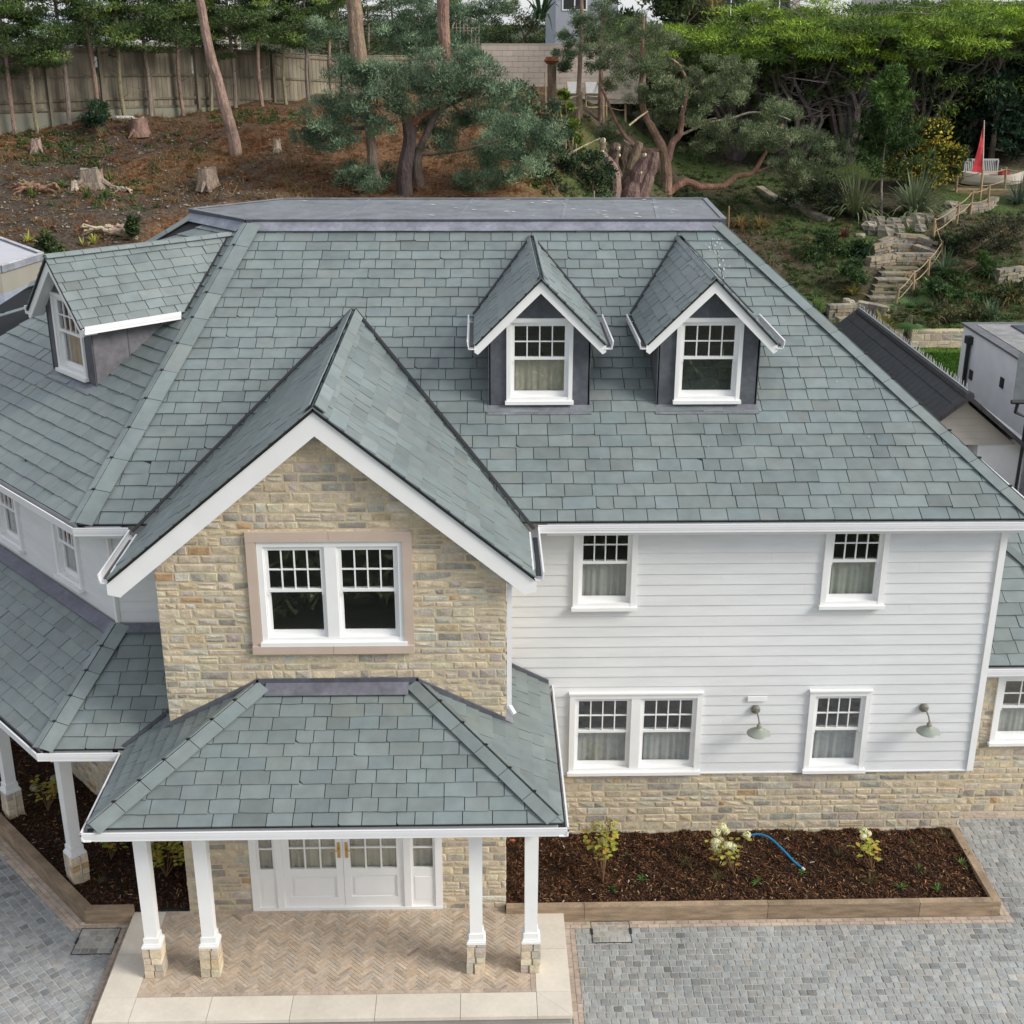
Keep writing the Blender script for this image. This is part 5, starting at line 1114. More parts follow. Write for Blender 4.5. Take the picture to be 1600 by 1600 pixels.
# ================================================================ OBJECTS ON THE HILL
random.seed(120)
def stump(px, py, r, h, label, col=(.24, .195, .155)):
    p = gp(px, py); t = thing('tree_stump', label, 'stump', p, 'cut stumps on the bank'); n = 14; mb = MB(col); lv = [(-.15, 1.45), (.0, 1.3), (.25, 1.05), (.7, .95), (1.0, .92)]; ph = random.uniform(0, 6); vs = []
    for z, rr in lv:
        for k in range(n): a = 6.283 * k / n; q = r * rr * (1 + .13 * math.sin(3 * a + ph) + .08 * math.sin(5 * a + 2 * ph) + g(0, .03)); vs.append(p + V((q * math.cos(a), q * math.sin(a), z * h + (g(0, .04) if z > .9 else 0))))
    mb.add(vs, [(i * n + k, i * n + (k + 1) % n, (i + 1) * n + (k + 1) % n, (i + 1) * n + k) for i in range(len(lv) - 1) for k in range(n)])
    for i in range(5): a = random.uniform(0, 6.28); d = V((math.cos(a), math.sin(a), 0)); mb.tube([p + d * r + Z * h * .3, p + d * r * 1.7 + Z * .03, p + d * r * 2.3 - Z * .08], [r * .25, r * .16, r * .06], 6)
    mb.build('bark', M['bark'], t); m2 = MB(); m2.add([v + Z * .012 for v in vs[-n:]], [tuple(range(n))], (.30, .25, .19)); m2.build('cut_face', M['timber'], t)
stump(145, 290, .36, .5, 'wide weathered stump with roots on the bank, left of centre'); stump(324, 293, .30, .55, 'tall cut stump with split bark above the left roof corner', (.23, .18, .14)); stump(217, 210, .30, .5, 'reddish stump beside the white rocks near the fence', (.24, .15, .12)); stump(58, 236, .17, .35, 'small pinkish stump on the far left of the bank', (.28, .2, .17)); stump(433, 236, .12, .3, 'small pale stump left of the blue-green pine', (.36, .29, .22)); stump(117, 296, .1, .2, 'tiny pale stump left of the wide stump', (.4, .33, .26))
def root(px, py, s, label, col):
    p = gp(px, py); mb = MB()
    for i in range(9): a = random.uniform(0, 6.28); q = p + Z * .12; pts = [q]; 
    for i in range(10):
        a = random.uniform(-.6, .6) + (3.14 if i % 2 else 0); q = p + Z * random.uniform(.05, .3) * s; d = V((math.cos(a), math.sin(a) * .6 - .2, random.uniform(-.25, .45)))
        limb(mb, [q, q + d * .35 * s, q + d * .7 * s + V((g(0, .08), g(0, .08), g(0, .06))), q + d * 1.0 * s - Z * .1], .09 * s, .02, col, 6, .02)
    o = mb.build('driftwood', M['bark']); o.data.transform(Matrix.Translation(-p)); o.location = p; tag(o, label, 'driftwood')
root(62, 300, .75, 'torn reddish root lying on the left of the bank', (.28, .17, .11)); root(173, 368, .8, 'bleached twisted root behind the left dormer', (.46, .37, .27)); root(190, 300, .35, 'small broken pale root right of the wide stump', (.4, .32, .23))
def rock(c, r, col, sq=(1, .8, .6)):
    mb = MB(col); n = 6; vs = [c + V((0, 0, r * sq[2] * .9))]
    for i, (z, q) in enumerate([(.82, .72), (.3, 1), (-.6, .95)]):
        for k in range(n): a = 6.283 * (k + .3 * i) / n; j = random.uniform(.78, 1.18); vs.append(c + V((math.cos(a) * r * q * j * sq[0], math.sin(a) * r * q * j * sq[1], z * r * sq[2])))
    fs = [(0, 1 + k, 1 + (k + 1) % n) for k in range(n)] + [(1 + i * n + k, 1 + (i + 1) * n + k, 1 + (i + 1) * n + (k + 1) % n, 1 + i * n + (k + 1) % n) for i in range(2) for k in range(n)]
    mb.add(vs, fs); o = mb.build('rock', M['stone']); o.data.transform(Matrix.Translation(-c)); o.location = c; return o
tag(rock(gp(192, 186), .34, (.55, .54, .52), (1.3, .7, .35)), 'flat white rock beside the reddish stump near the fence', 'rock')
rl_ = [(1358, 358, .28), (1372, 352, .3), (1384, 368, .34), (1396, 352, .24), (1402, 362, .26), (1415, 352, .28), (1432, 350, .34), (1448, 346, .26), (1437, 360, .22), (1366, 366, .26), (1356, 344, .24)]
for i, (px, py, r) in enumerate(rl_):
    k = random.uniform(.18, .34); tag(rock(gp(px, py) + Z * r * .35, r * 1.1, (k, k * .9, k * .72), (random.uniform(.9, 1.2), .8, random.uniform(.7, .95))), 'pale boulder in the rockery below the strap-leaved clumps', 'rock', 'pale boulders edging the upper terrace')
tag(rock(gp(1485, 325) + Z * .1, .28, (.30, .27, .21), (1.2, .8, .7)), 'single pale boulder beside the rope fence above the rockery', 'rock'); tag(rock(gp(1345, 372) + Z * .06, .2, (.30, .27, .21), (1.1, .8, .6)), 'small lone boulder left of the rockery by the red spiky plant', 'rock')
for i, (px, py, r) in enumerate([(1316, 492, .22), (1328, 483, .24), (1340, 490, .2), (1322, 478, .2), (1345, 482, .2)]):
    k = random.uniform(.35, .5); tag(rock(gp(px, py) + Z * r * .4, r, (k, k * .9, k * .7), (.8, .8, 1)), 'upright pale stone beside the foot of the steps', 'rock', 'upright stones by the steps')
# stone steps and terraces
def rubble(mb, A, B, h, seed, depth=.35, col=1.0):
    random.seed(seed); d = (B - A); L = d.length; d = d / L; n = V((d.y, -d.x, 0)).normalized(); z = 0
    while z < h:
        hh = random.uniform(.07, .16); s = 0
        while s < L: w = random.uniform(.12, .38); c = stone_col(col); mb.obox(A + d * s + Z * z + n * random.uniform(-.03, .03), d * (w - .012), -n * depth, Z * (hh - .012), tuple(q * .9 for q in c)); s += w
        z += hh
st = thing('stone_steps', 'flight of rough stone garden steps climbing the right-hand slope', 'steps', gp(1380, 478))
sp = [(1372, 487, 1380, 0), (1378, 476, 0, 0), (1383, 466, 0, 0), (1387, 456, 0, 0), (1392, 446, 0, 0), (1398, 437, 0, 0), (1404, 428, 0, 0)]
for i, (px, py, _, _) in enumerate(sp):
    p = gp(px + 4, py); mb = MB(); w = .50 + (i * .015); rubble(mb, p + V((-w, 0, -.16)), p + V((w, .0, -.16)), .30, 300 + i, .5, .62); mb.obox(p + V((-w, -.02, .14)), V((2 * w, 0, 0)), V((0, .5, 0)), Z * .04, (.17, .155, .10)); mb.build('step', M['stone'], st)
for i, (pl, h, lab) in enumerate([([(1366, 403), (1392, 396), (1425, 398), (1452, 408)], .34, 'curved dry-stone riser at the top of the steps'), ([(1378, 392), (1400, 386), (1432, 387), (1455, 394)], .34, 'upper curved dry-stone terrace edge below the boulders'), ([(1360, 418), (1400, 414), (1448, 414)], .3, 'straight dry-stone terrace edge just above the steps'),
     ([(1180, 298), (1215, 318), (1250, 332), (1290, 347)], .14, 'low zigzag dry-stone edging on the slope under the pine'), ([(1295, 500), (1340, 498), (1375, 505)], .45, 'dry-stone wall left of the foot of the steps'), ([(1310, 522), (1345, 520), (1372, 528)], .4, 'lower dry-stone wall beside the yellow spiky clump'), ([(1475, 350), (1500, 336), (1545, 330), (1555, 322)], .22, 'stone edging under the boat deck posts'), ([(1560, 446), (1600, 440)], .5, 'short rubble wall at the right edge of the garden')]):
    mb = MB(); P = [gp(*q) for q in pl]
    for a, b in zip(P, P[1:]): rubble(mb, a - Z * .08, b - Z * .08, h + .08, 330 + i, .35, .66)
    o = mb.build('dry_stone_wall', M['stone']); c = P[0]; o.data.transform(Matrix.Translation(-c)); o.location = c; tag(o, lab, 'stone wall')
A = gp(1368, 556); B = gp(1515, 557); A.y = B.y = 41.1; A.z = B.z = 1.7
t = thing('retaining_wall', 'tan rubble retaining wall behind the green lawn', 'stone wall', (A + B) / 2)
stones(t, A - V((1.0, 0, 0)), X, -Y, [(0, 0), (B.x - A.x + 4, 0), (B.x - A.x + 4, .80), (0, .80)], rows=(.16, .30), ws=(.2, .45), seed=44, name='stonework', back=.4)
# lawn
mb = MB(); n = 60000; x = RNG.uniform(9.5, 17, n); y = RNG.uniform(35.5, 41.0, n); z = np.array([ht(a, b) for a, b in zip(x, y)]); tri(mb, np.stack([x, y, z], 1), unit(RNG.normal(0, .4, (n, 3)) + np.array([0, 0, 1])), .07, .035, ccol((.055, .135, .014), n, .2)); o = mb.build('lawn_grass', M['leaf'], kind='stuff'); o['label'] = 'short bright green lawn below the rubble retaining wall'; o['category'] = 'lawn'
# rope fence
def ropefence(label, pp, h=None):
    t = thing('rope_fence', label, 'rope fence', gp(*pp[0][:2])); tops = []
    for (bx_, by, tx, ty) in pp: p = gp(bx_, by); q = at(tx, ty, p.y); mb = MB((.34, .25, .155)); mb.tube([p - Z * .15, q], [.055, .05], 8); mb.build('post', M['fence'], t); tops.append((p, q))
    mb = MB((.38, .30, .18))
    for (p, q), (p2, q2) in zip(tops, tops[1:]):
        for k in (.92, .48): a = p.lerp(q, k); b = p2.lerp(q2, k); m = (a + b) / 2 - Z * .07; mb.tube([a, a.lerp(m, .5) - Z * .02, m, m.lerp(b, .5) - Z * .02, b], .016, 5)
    mb.build('rope', M['rope'], t)
ropefence('timber post and rope handrail winding down beside the stone steps', [(1544, 329, 1546, 289), (1516, 334, 1520, 297), (1494, 351, 1499, 316), (1458, 382, 1461, 341), (1472, 400, 1472, 377), (1450, 433, 1452, 402), (1427, 455, 1428, 423), (1396, 488, 1405, 450)])
ropefence('post and rope rail around the boat deck', [(1494, 300, 1496, 275), (1531, 314, 1536, 264), (1570, 300, 1572, 261), (1612, 300, 1612, 262)])
ropefence('post and rope rail in front of the two deckchairs', [(875, 192, 876, 147), (908, 186, 908, 144), (947, 182, 947, 146), (977, 190, 977, 152)])
for i, (a, b, c, d) in enumerate([(860, 112, 860, 82), (868, 128, 868, 100), (876, 118, 876, 90), (884, 220, 884, 182), (894, 240, 895, 214), (900, 245, 900, 225), (928, 310, 928, 298), (853, 150, 852, 112), (945, 195, 940, 160)]):
    p = gp(a, b + 20); mb = MB((.30, .25, .18)); q = at(c, d, p.y); mb.tube([V((0, 0, -.2)), q - p], [.035, .03], 6); o = mb.build('garden_stake', M['fence']); o.location = p; tag(o, 'slim wooden stake along the planted edge left of the deckchairs', 'stake', 'slim stakes along the planted edge')
p = gp(1138, 360); mb = MB((.30, .2, .12)); mb.tube([V((0, 0, -.2)), at(1139, 322, p.y) - p], [.04, .035], 6); o = mb.build('garden_stake', M['fence']); o.location = p; tag(o, 'lone wooden stake right of the flat roof beside the amber grass', 'stake')
# rusty post
p = gp(863, 165); t = thing('log_post', 'thick log post with a rusty top at the end of the block wall', 'post', p); q = at(862, 100, p.y); mb = MB((.20, .14, .10)); mb.tube([p - Z * .2, q], [.19, .17], 10); mb.build('log', M['bark'], t); mb = MB((.24, .09, .05)); mb.tube([q, q + Z * .12, q + Z * .26], [.2, .3, .22], 9); mb.build('rusty_cap', M['bark'], t)
# deckchairs
def deckchair(px, py, label):
    p = gp(px, py); t = thing('deckchair', label, 'deckchair', p, 'deckchairs by the block wall'); mb = MB((.30, .22, .14))
    for s in (-.28, .28): mb.tube([p + V((s, -.5, .02)), p + V((s, .55, 1.0))], .02, 6); mb.tube([p + V((s, .5, .02)), p + V((s, -.35, .55))], .02, 6)
    for a in ((-.5, .02), (.55, 1.0), (-.35, .55)): mb.tube([p + V((-.28, a[0], a[1])), p + V((.28, a[0], a[1]))], .018, 6)
    mb.build('frame', M['fence'], t); mb = MB((.48, .48, .47)); P = [V((-.26, -.35, .55)), V((-.26, -.05, .26)), V((-.26, .22, .45)), V((-.26, .55, 1.0))]; vs = []
    for q in P: vs += [p + q, p + q + V((.52, 0, 0))]
    mb.add(vs, [(2 * i, 2 * i + 1, 2 * i + 3, 2 * i + 2) for i in range(3)]); mb.build('sling', M['cloth'], t)
deckchair(897, 168, 'left one of two white deckchairs between the pine trunks'); deckchair(925, 167, 'right one of two white deckchairs between the pine trunks')
# block wall
A = at(752, 100, 57.3); B = at(1010, 100, 58.3); A.z = B.z = 0; t = thing('block_wall', 'pale concrete block wall at the end of the timber fence', 'wall', V((A.x, A.y, 9))); mb = MB(); d = B - A; L = d.length; d /= L; n = V((d.y, -d.x, 0)); zt = 11.0; random.seed(130); z = 8.8; r = 0
while z < zt - .05:
    s = -(r % 2) * .225
    while s < L:
        a = max(0, s); b = min(L, s + .45); k = random.gauss(1, .05); mb.obox(A + d * a + Z * z, d * (b - a - .008), n * .02, Z * .208, (.40 * k, .345 * k, .30 * k)); s += .45
    z += .22; r += 1
mb.build('blockwork', M['render'], t); mb = MB((.33, .29, .25)); mb.obox(A + Z * 8.6, d * L, -n * .2, Z * (zt - 8.62)); mb.obox(A + Z * zt + n * .03, d * L, -n * .26, Z * .05); mb.build('wall_core', M['render'], t)
# arched trellis
p = at(728, 70, 57.0); p.z = 9.3; t = thing('arched_trellis', 'arched diamond trellis panel standing behind the fence', 'trellis', p); mb = MB((.38, .35, .28)); w = 1.1; zb = 1.6
for i in range(8): x = -w / 2 + w * i / 7; top = 2.35 + .42 * math.cos(x / w * 3.1); mb.obox(p + V((x - .012, 0, zb - 1.5)), (.024, 0, 0), (0, .02, 0), (0, 0, top - zb + 1.5))
for i in range(9): mb.obox(p + V((-w / 2, .02, zb + i * .12 - .2)), (w, 0, 0), (0, .02, 0), (0, 0, .02))
mb.tube([p + V((w * .5 * math.sin(a), 0, 2.35 + .44 * math.cos(a))) for a in [-1.57 + .26 * i for i in range(13)]], .03, 5); mb.build('lattice', M['fence'], t)
# split dead trunk
b = gp(975, 312); t = thing('dead_trunk', 'massive split dead trunk with sawn pale limb ends left of the twisted pine', 'dead tree', b); mb = MB(); DT = (.17, .125, .10)
P2 = lambda px, py, dy=0: at(px, py, b.y + dy)
limb(mb, [P2(985, 322), P2(995, 290), P2(1005, 262), P2(1020, 240)], .52, .16, DT, 10, .03); limb(mb, [P2(1000, 322, -.1), P2(1008, 290, -.1), P2(1018, 262, -.1), P2(1024, 238, -.1)], .34, .14, DT, 9, .03); limb(mb, [P2(970, 322, .3), P2(974, 280, .3), P2(976, 245, .3), P2(980, 222, .3)], .3, .16, (.10, .075, .06), 9, .03); limb(mb, [P2(980, 322, .2), P2(985, 285, .2), P2(990, 250, .2), P2(1000, 222, .2)], .35, .13, DT, 9, .03); limb(mb, [P2(962, 322), P2(962, 285), P2(958, 255), P2(962, 228)], .26, .2, (.12, .085, .07), 9, .03)
limb(mb, [P2(960, 318, -.3), P2(962, 275, -.3), P2(950, 250, -.3), P2(941, 240, -.3)], .2, .10, (.24, .185, .15), 8, .015); limb(mb, [P2(963, 280, -.2), P2(955, 262, -.2), P2(946, 263, -.2)], .15, .12, (.26, .17, .11), 8); limb(mb, [P2(950, 250, -.1), P2(942, 232, -.1), P2(944, 221, -.1)], .12, .11, (.22, .17, .14), 8)
mb.build('trunk', M['bark'], t); mb = MB((.60, .50, .36))
for px, py, dy, r in ((941, 239, -.36, .10), (943, 220, -.15, .11), (945, 264, -.3, .12), (967, 232, -.3, .07), (968, 243, -.3, .06), (1002, 270, -.5, .05), (1008, 242, -.3, .07)): q = P2(px, py, dy); mb.tube([q, q + V((-.04, -.03, .01))], r, 9)
mb.build('sawn_end', M['timber'], t)
for i, (a, b_, lab) in enumerate([((886, 242), (938, 216), 'thin bare pole leaning left of the dead trunk'), ((983, 196), (1012, 174), 'thin dead branch crossing in front of the twisted pine')]):
    y0 = gp(920, 300).y; p = at(*a, y0); q = at(*b_, y0 + .3); mb = MB((.42, .34, .22)); mb.tube([p - p, (q - p) * .5 + Z * .02, q - p], [.035, .03, .02], 6); o = mb.build('bare_pole', M['bark']); o.location = p; tag(o, lab, 'pole')
# --- boat, bench, deck -------------------------------------------------
bp_ = gp(1545, 300); bp_.z += .1; YB = bp_.y
t = thing('boat_deck', 'timber deck carrying the boat and the bench', 'deck', bp_); mb = MB((.27, .20, .12)); a0_ = at(1478, 297, YB); a1_ = at(1640, 297, YB)
for i in range(9): mb.obox(V((a0_.x, YB - .3 + i * .33, a0_.z)), V((a1_.x - a0_.x, 0, 0)), V((0, .32, 0)), Z * .04, tuple(q * random.uniform(.85, 1.15) for q in (.25, .19, .11)))
mb.build('boards', M['timber'], t); mb = MB((.22, .16, .10)); mb.obox(V((a0_.x, YB - .32, a0_.z - .32)), V((a1_.x - a0_.x, 0, 0)), V((0, .05, 0)), Z * .34); mb.build('edge_beam', M['timber'], t); zd_ = a0_.z + .04
bo = at(1550, 285, YB + .9); bc = V((at(1548, 285, YB + .9).x, YB + .9, zd_)); t = thing('rowing_boat', 'small white clinker rowing boat with red interior on the garden deck', 'boat', bc); mb = MB((.50, .46, .40)); n = 15; L = 2.7; vs = []; fs = []; prof = [(0, .0), (.55, .04), (.85, .2), (1.0, .42), (1.04, .52)]
for i in range(n):
    u = i / (n - 1); wd = .52 * (math.sin(math.pi * min(1, .12 + u * .95)) ** .6) * (1 if u < .8 else 1); wd = .55 * (1 - (2 * abs(u - .45)) ** 2.6 * .85) if u > .45 else .55 * (1 - (2 * abs(u - .45)) ** 2.4 * .45); sh = .12 * (2 * u - 1) ** 2
    for s in (-1, 1):
        for (pw_, pz) in prof: vs.append(bc + V((-L / 2 + L * u, s * max(.01, wd) * pw_, pz + sh)))
m = len(prof)
for i in range(n - 1):
    for s in range(2):
        for j in range(m - 1): a = (i * 2 + s) * m + j; b_ = ((i + 1) * 2 + s) * m + j; fs.append((a, b_, b_ + 1, a + 1))
for i in (0, n - 1): fs.append(tuple((i * 2) * m + j for j in range(m)) + tuple((i * 2 + 1) * m + j for j in range(m))[::-1])
mb.add(vs, fs); mb.build('hull', M['render'], t); mb = MB((.38, .06, .04))
for i in (4, 8): c = bc + V((-L / 2 + L * i / 14, 0, .42)); mb.obox(c - V((.12, .46, 0)), (.24, 0, 0), (0, .92, 0), (0, 0, .03))
mb.obox(bc + V((.35, -.25, .35)), (.32, 0, 0), (0, .5, 0), (0, 0, .28), (.42, .05, .04)); mb.build('thwart', M['metal'], t)
mb = MB((.6, .57, .5)); q0 = bc + V((-.35, 0, .1)); q1 = at(1538, 188, YB + .9); mb.tube([q0, q1], [.03, .02], 8); mb.build('mast', M['metal'], t)
mb = MB((.45, .035, .045)); a = q0.lerp(q1, .98); b_ = q0.lerp(q1, .18); c = b_ + V((-.50, -.1, .05)); vs = []
for i in range(9):
    u = i / 8; m1 = a.lerp(b_, u); m2 = a.lerp(c, u); vs += [m1, m1.lerp(m2, .5) + V((0, .06 * math.sin(u * 9), 0)), m2 + V((0, .04 * math.cos(u * 7), 0))]
mb.add(vs, [(3 * i + j, 3 * i + j + 1, 3 * i + j + 4, 3 * i + j + 3) for i in range(8) for j in range(2)]); mb.build('furled_sail', M['cloth'], t)
bc = V((at(1535, 280, YB + 1.9).x, YB + 1.9, zd_)); t = thing('garden_bench', 'grey slatted garden bench behind the boat', 'bench', bc); w = 1.5; mb = MB((.42, .42, .41))
for i in range(19): x = -w / 2 + .05 + (w - .1) * i / 18; mb.obox(bc + V((x - .018, .3, .45)), (.036, 0, 0), (0, .02, 0), (0, .08, .5))
mb.obox(bc + V((-w / 2, .38, .93)), (w, 0, 0), (0, .04, 0), (0, 0, .07)); mb.obox(bc + V((-w / 2, .28, .42)), (w, 0, 0), (0, .04, 0), (0, 0, .06)); mb.build('backrest', M['render'], t)
mb = MB((.42, .42, .41)); [mb.obox(bc + V((-w / 2, -.2 + i * .1, .42)), (w, 0, 0), (0, .08, 0), (0, 0, .025)) for i in range(5)]; mb.build('seat', M['render'], t)
for s in (-1, 1):
    for yy_ in (-.18, .3): mb = MB((.4, .4, .39)); mb.obox(bc + V((s * (w / 2 - .04) - .03, yy_, 0)), (.06, 0, 0), (0, .06, 0), (0, 0, .64 if yy_ < 0 else .95)); mb.build('leg', M['render'], t)
# unseen planting added across the drive, behind the viewpoint, for the windows to reflect
hx = MB(); N = 26000; cx = RNG.uniform(-16, 18, N); cy = RNG.uniform(-6, 5.5, N); hh_ = (.25 + 1.5 * np.abs(np.sin(cx * 1.1 + 1.7 * np.sin(cy * .8)) * np.sin(cy * .9 + cx * .35))) * RNG.uniform(.3, 1, N)
tri(hx, np.stack([cx, cy, hh_ - .02], 1), unit(RNG.normal(size=(N, 3)) + np.array([0, 0, .7])), .3, .12, ccol((.12, .15, .06), N, .8)); o = hx.build('reflection_planting', M['leaf'], kind='stuff'); o['label'] = 'unseen low green planting added opposite the house front for its window reflections'; o['category'] = 'planting'
# --- neighbouring buildings --------------------------------------------
def wallbox(parent, name, lo, hi, col, m='render'): mb = MB(col); mb.box(lo, hi); return mb.build(name, M[m], parent)
def simple_window(parent, x0, x1, y, z0, z1, bars=2, frame=(.75, .75, .75)):
    f = MB(frame); w = .06
    f.box((x0, y - .03, z0), (x1, y + .02, z0 + w)); f.box((x0, y - .03, z1 - w), (x1, y + .02, z1))
    for i in range(bars + 1): x = x0 + (x1 - x0 - w) * i / bars; f.box((x, y - .029, z0 + w), (x + w, y + .02, z1 - w))
    o = f.build('window', M['white'], parent); g_ = MB((.03, .035, .04)); g_.box((x0 + .02, y - .01, z0 + .02), (x1 - .02, y, z1 - .02)); g_.build('pane', M['black'], o)
x0, x1 = at(25, 60, 70).x, at(165, 60, 70).x
t = thing('neighbour_house', 'white house with a pale blue-grey roof behind the left end of the fence', 'house', ((x0 + x1) / 2, 72, 8.8)); wallbox(t, 'wall', (x0, 70, 8.5), (x1, 78, 10.9), (.62, .62, .62))
mb = MB((.36, .40, .45)); mb.prism([V((x0 - .4, 69.6, 10.9)), V((x0 - .4, 78.4, 10.9)), V((x0 - .4, 74, 12.3))], X * (x1 - x0 + .8)); mb.build('roof', M['slate'], t); simple_window(t, x0 + 1, x0 + 2.4, 70, 9.6, 10.7)
x0, x1 = at(170, 60, 66).x, at(330, 60, 66).x
t = thing('neighbour_house', 'cream house with a railed balcony behind the middle of the fence', 'house', ((x0 + x1) / 2, 68, 8.8)); wallbox(t, 'wall', (x0, 66, 8.5), (x1, 74, 12.4), (.42, .38, .33)); wallbox(t, 'balcony', (x0, 65, 10.75), (x1, 66, 10.95), (.6, .56, .48))
mb = MB((.72,) * 3); [mb.box((x0 + i * .14, 65.02, 10.95), (x0 + i * .14 + .04, 65.06, 11.7)) for i in range(int((x1 - x0) / .14))]; mb.box((x0, 65.0, 11.7), (x1, 65.08, 11.76)); mb.build('railing', M['white'], t)
mb = MB((.15, .14, .14)); mb.box((x0 - .3, 65.4, 12.4), (x1 + .3, 74.4, 12.6)); mb.build('roof', M['roof_tile'], t); simple_window(t, x0 + .6, x0 + 2.2, 66, 10.95, 12.1); simple_window(t, x0 + 3, x0 + 4.4, 66, 10.95, 12.1)
x0, x1 = at(868, 40, 66).x, at(965, 40, 66).x
t = thing('neighbour_house', 'plain grey rendered house above the block wall', 'house', ((x0 + x1) / 2, 68, 9)); wallbox(t, 'wall', (x0, 66, 8.5), (x1, 76, 14.2), (.36, .38, .42)); mb = MB((.16, .16, .17)); mb.box((x0 - .3, 65.7, 14.2), (x1 + .3, 76, 14.4)); mb.build('roof', M['roof_tile'], t); simple_window(t, x0 + .3, x0 + 1.5, 66, 12.4, 13.6)
x0, x1 = at(1095, 10, 82).x, at(1250, 10, 82).x
t = thing('neighbour_house', 'beige house glimpsed above the cypress tops', 'house', ((x0 + x1) / 2, 85, 8)); wallbox(t, 'wall', (x0, 82, 6), (x1, 92, 14.6), (.45, .42, .38)); simple_window(t, x0 + 1, x0 + 2.6, 82, 11.8, 13.4); simple_window(t, x0 + 4, x0 + 5.4, 82, 11.8, 13.4); mb = MB((.2,) * 3); mb.box((x0 - .4, 81.6, 14.6), (x1 + .4, 92, 14.8)); mb.build('roof', M['roof_tile'], t)
x0, x1 = at(1400, 10, 82).x, at(1500, 10, 82).x
t = thing('neighbour_house', 'pale house with tall windows peeping over the right hedge', 'house', ((x0 + x1) / 2, 85, 8)); wallbox(t, 'wall', (x0, 82, 6), (x1, 92, 14.6), (.55, .54, .52)); simple_window(t, x0 + .8, x0 + 2, 82, 11.6, 13.2); simple_window(t, x0 + 2.6, x0 + 3.6, 82, 11.6, 13.2); mb = MB((.2,) * 3); mb.box((x0 - .4, 81.6, 14.6), (x1 + .4, 92, 14.8)); mb.build('roof', M['roof_tile'], t)
# flat-roofed annexe at the left edge
c = at(66, 398, 33); t = thing('garden_annexe', 'flat-roofed white annexe with a glazed wall at the far left', 'annexe', V((c.x - 2, 33, 4))); l1 = at(-120, 449, 29.0); zr0 = c.z; P = [c, V((at(0, 375, 35.5).x, 35.5, zr0)), V((c.x - 7, 38.5, zr0)), V((c.x - 9, 27.5, zr0)), V((at(0, 415, 31.2).x, 31.2, zr0))]; P = ccw([(p.x, p.y) for p in P])
mb = MB((.50, .50, .54)); mb.prism([V((a, b_, zr0 - .05)) for a, b_ in P], Z * .05); mb.build('roof', M['render'], t); mb = MB((.22, .24, .27)); mk = MB((.27, .26, .22)); gl = MB((.26, .30, .36))
for i in range(5):
    a, b_ = V((*P[i], zr0)), V((*P[(i + 1) % 5], zr0)); d = (b_ - a); n = d.normalized().cross(Z); mb.obox(a - Z * .12, d, n * .05, Z * .16); mk.obox(a - Z * .62, d, -n * .05, Z * .5); gl.obox(a - Z * 3, d, -n * .1 , Z * 2.38); mb.obox(a + Z * .04 - n * .05, d, n * .1, Z * .02, (.5, .5, .52))
mb.build('roof_edge', M['lead'], t); mk.build('fascia', M['render'], t); gl.build('glazing', M['metal'], t)
# black-tiled garage
ap = at(1514, 622, 27.0); GXg = ap.x; zg = ap.z; hw = 1.75; zb = zg - 1.16; t = thing('garage', 'neighbour garage with black tiled gable roof and beige boarded gable', 'garage', V((GXg, 30, 0)))
wallbox(t, 'wall', (GXg - 1.5, 27.35, -.1), (GXg - .25, 36, zb + .1), (.62, .62, .64)); wallbox(t, 'wall', (GXg + .47, 27.3, -.1), (GXg + 1.55, 36, zb + .1), (.62, .62, .64)); wallbox(t, 'doorway', (GXg - .25, 27.9, -.1), (GXg + .47, 36, zb), (.02, .02, .02), 'black')
gb_ = MB((.40, .365, .33))
for i in range(9):
    z0 = zb + i * .155; wz = (zg - .12 - z0) / .81; wz2 = (zg - .12 - min(z0 + .155, zg - .13)) / .81
    if wz > 0: gb_.prism([V((GXg - wz, 27.25, z0)), V((GXg + wz, 27.25, z0)), V((GXg + max(wz2, .01), 27.262, z0 + .15)), V((GXg - max(wz2, .01), 27.262, z0 + .15))], Y * .05)
gb_.build('gable_board', M['render'], t)
for s in (-1, 1):
    mb = MB(); r0 = V((GXg, 27, zg)); dn = V((s * hw, 0, -hw * .81)); k = 6
    for i in range(k):
        for j in range(30):
            f = random.uniform(.85, 1.15); y0_ = 27 + j * .3; mb.obox(r0 + dn * (i / k) + V((0, y0_ - 27, .03)), dn / k * 1.06 - Z * .0 , V((0, .292, 0)), Z * .035, (.030 * f, .032 * f, .036 * f))
        mb.obox(r0 + dn * (i / k) + V((0, -.06, -.04)), dn / k * 1.03, V((0, .16, 0)), Z * .12, (.03, .03, .033))
    mb.build('roof', M['roof_tile'], t)
mb = MB((.035, .037, .042)); [mb.tube([V((GXg, 26.95 + j * .42, zg + .04)), V((GXg, 27.36 + j * .42, zg + .04))], .11, 8) for j in range(21)]; mb.build('ridge_tiles', M['roof_tile'], t)
mb = MB((.45, .45, .45)); [mb.tube([V((GXg, 27.2 + j * .09, zg + .12)), V((GXg + random.uniform(-.05, .05), 27.2 + j * .09, zg + .27))], .006, 4) for j in range(96)]; mb.tube([V((GXg, 27.1, zg + .14)), V((GXg, 35.8, zg + .14))], .018, 5); mb.build('bird_spikes', M['metal'], t)
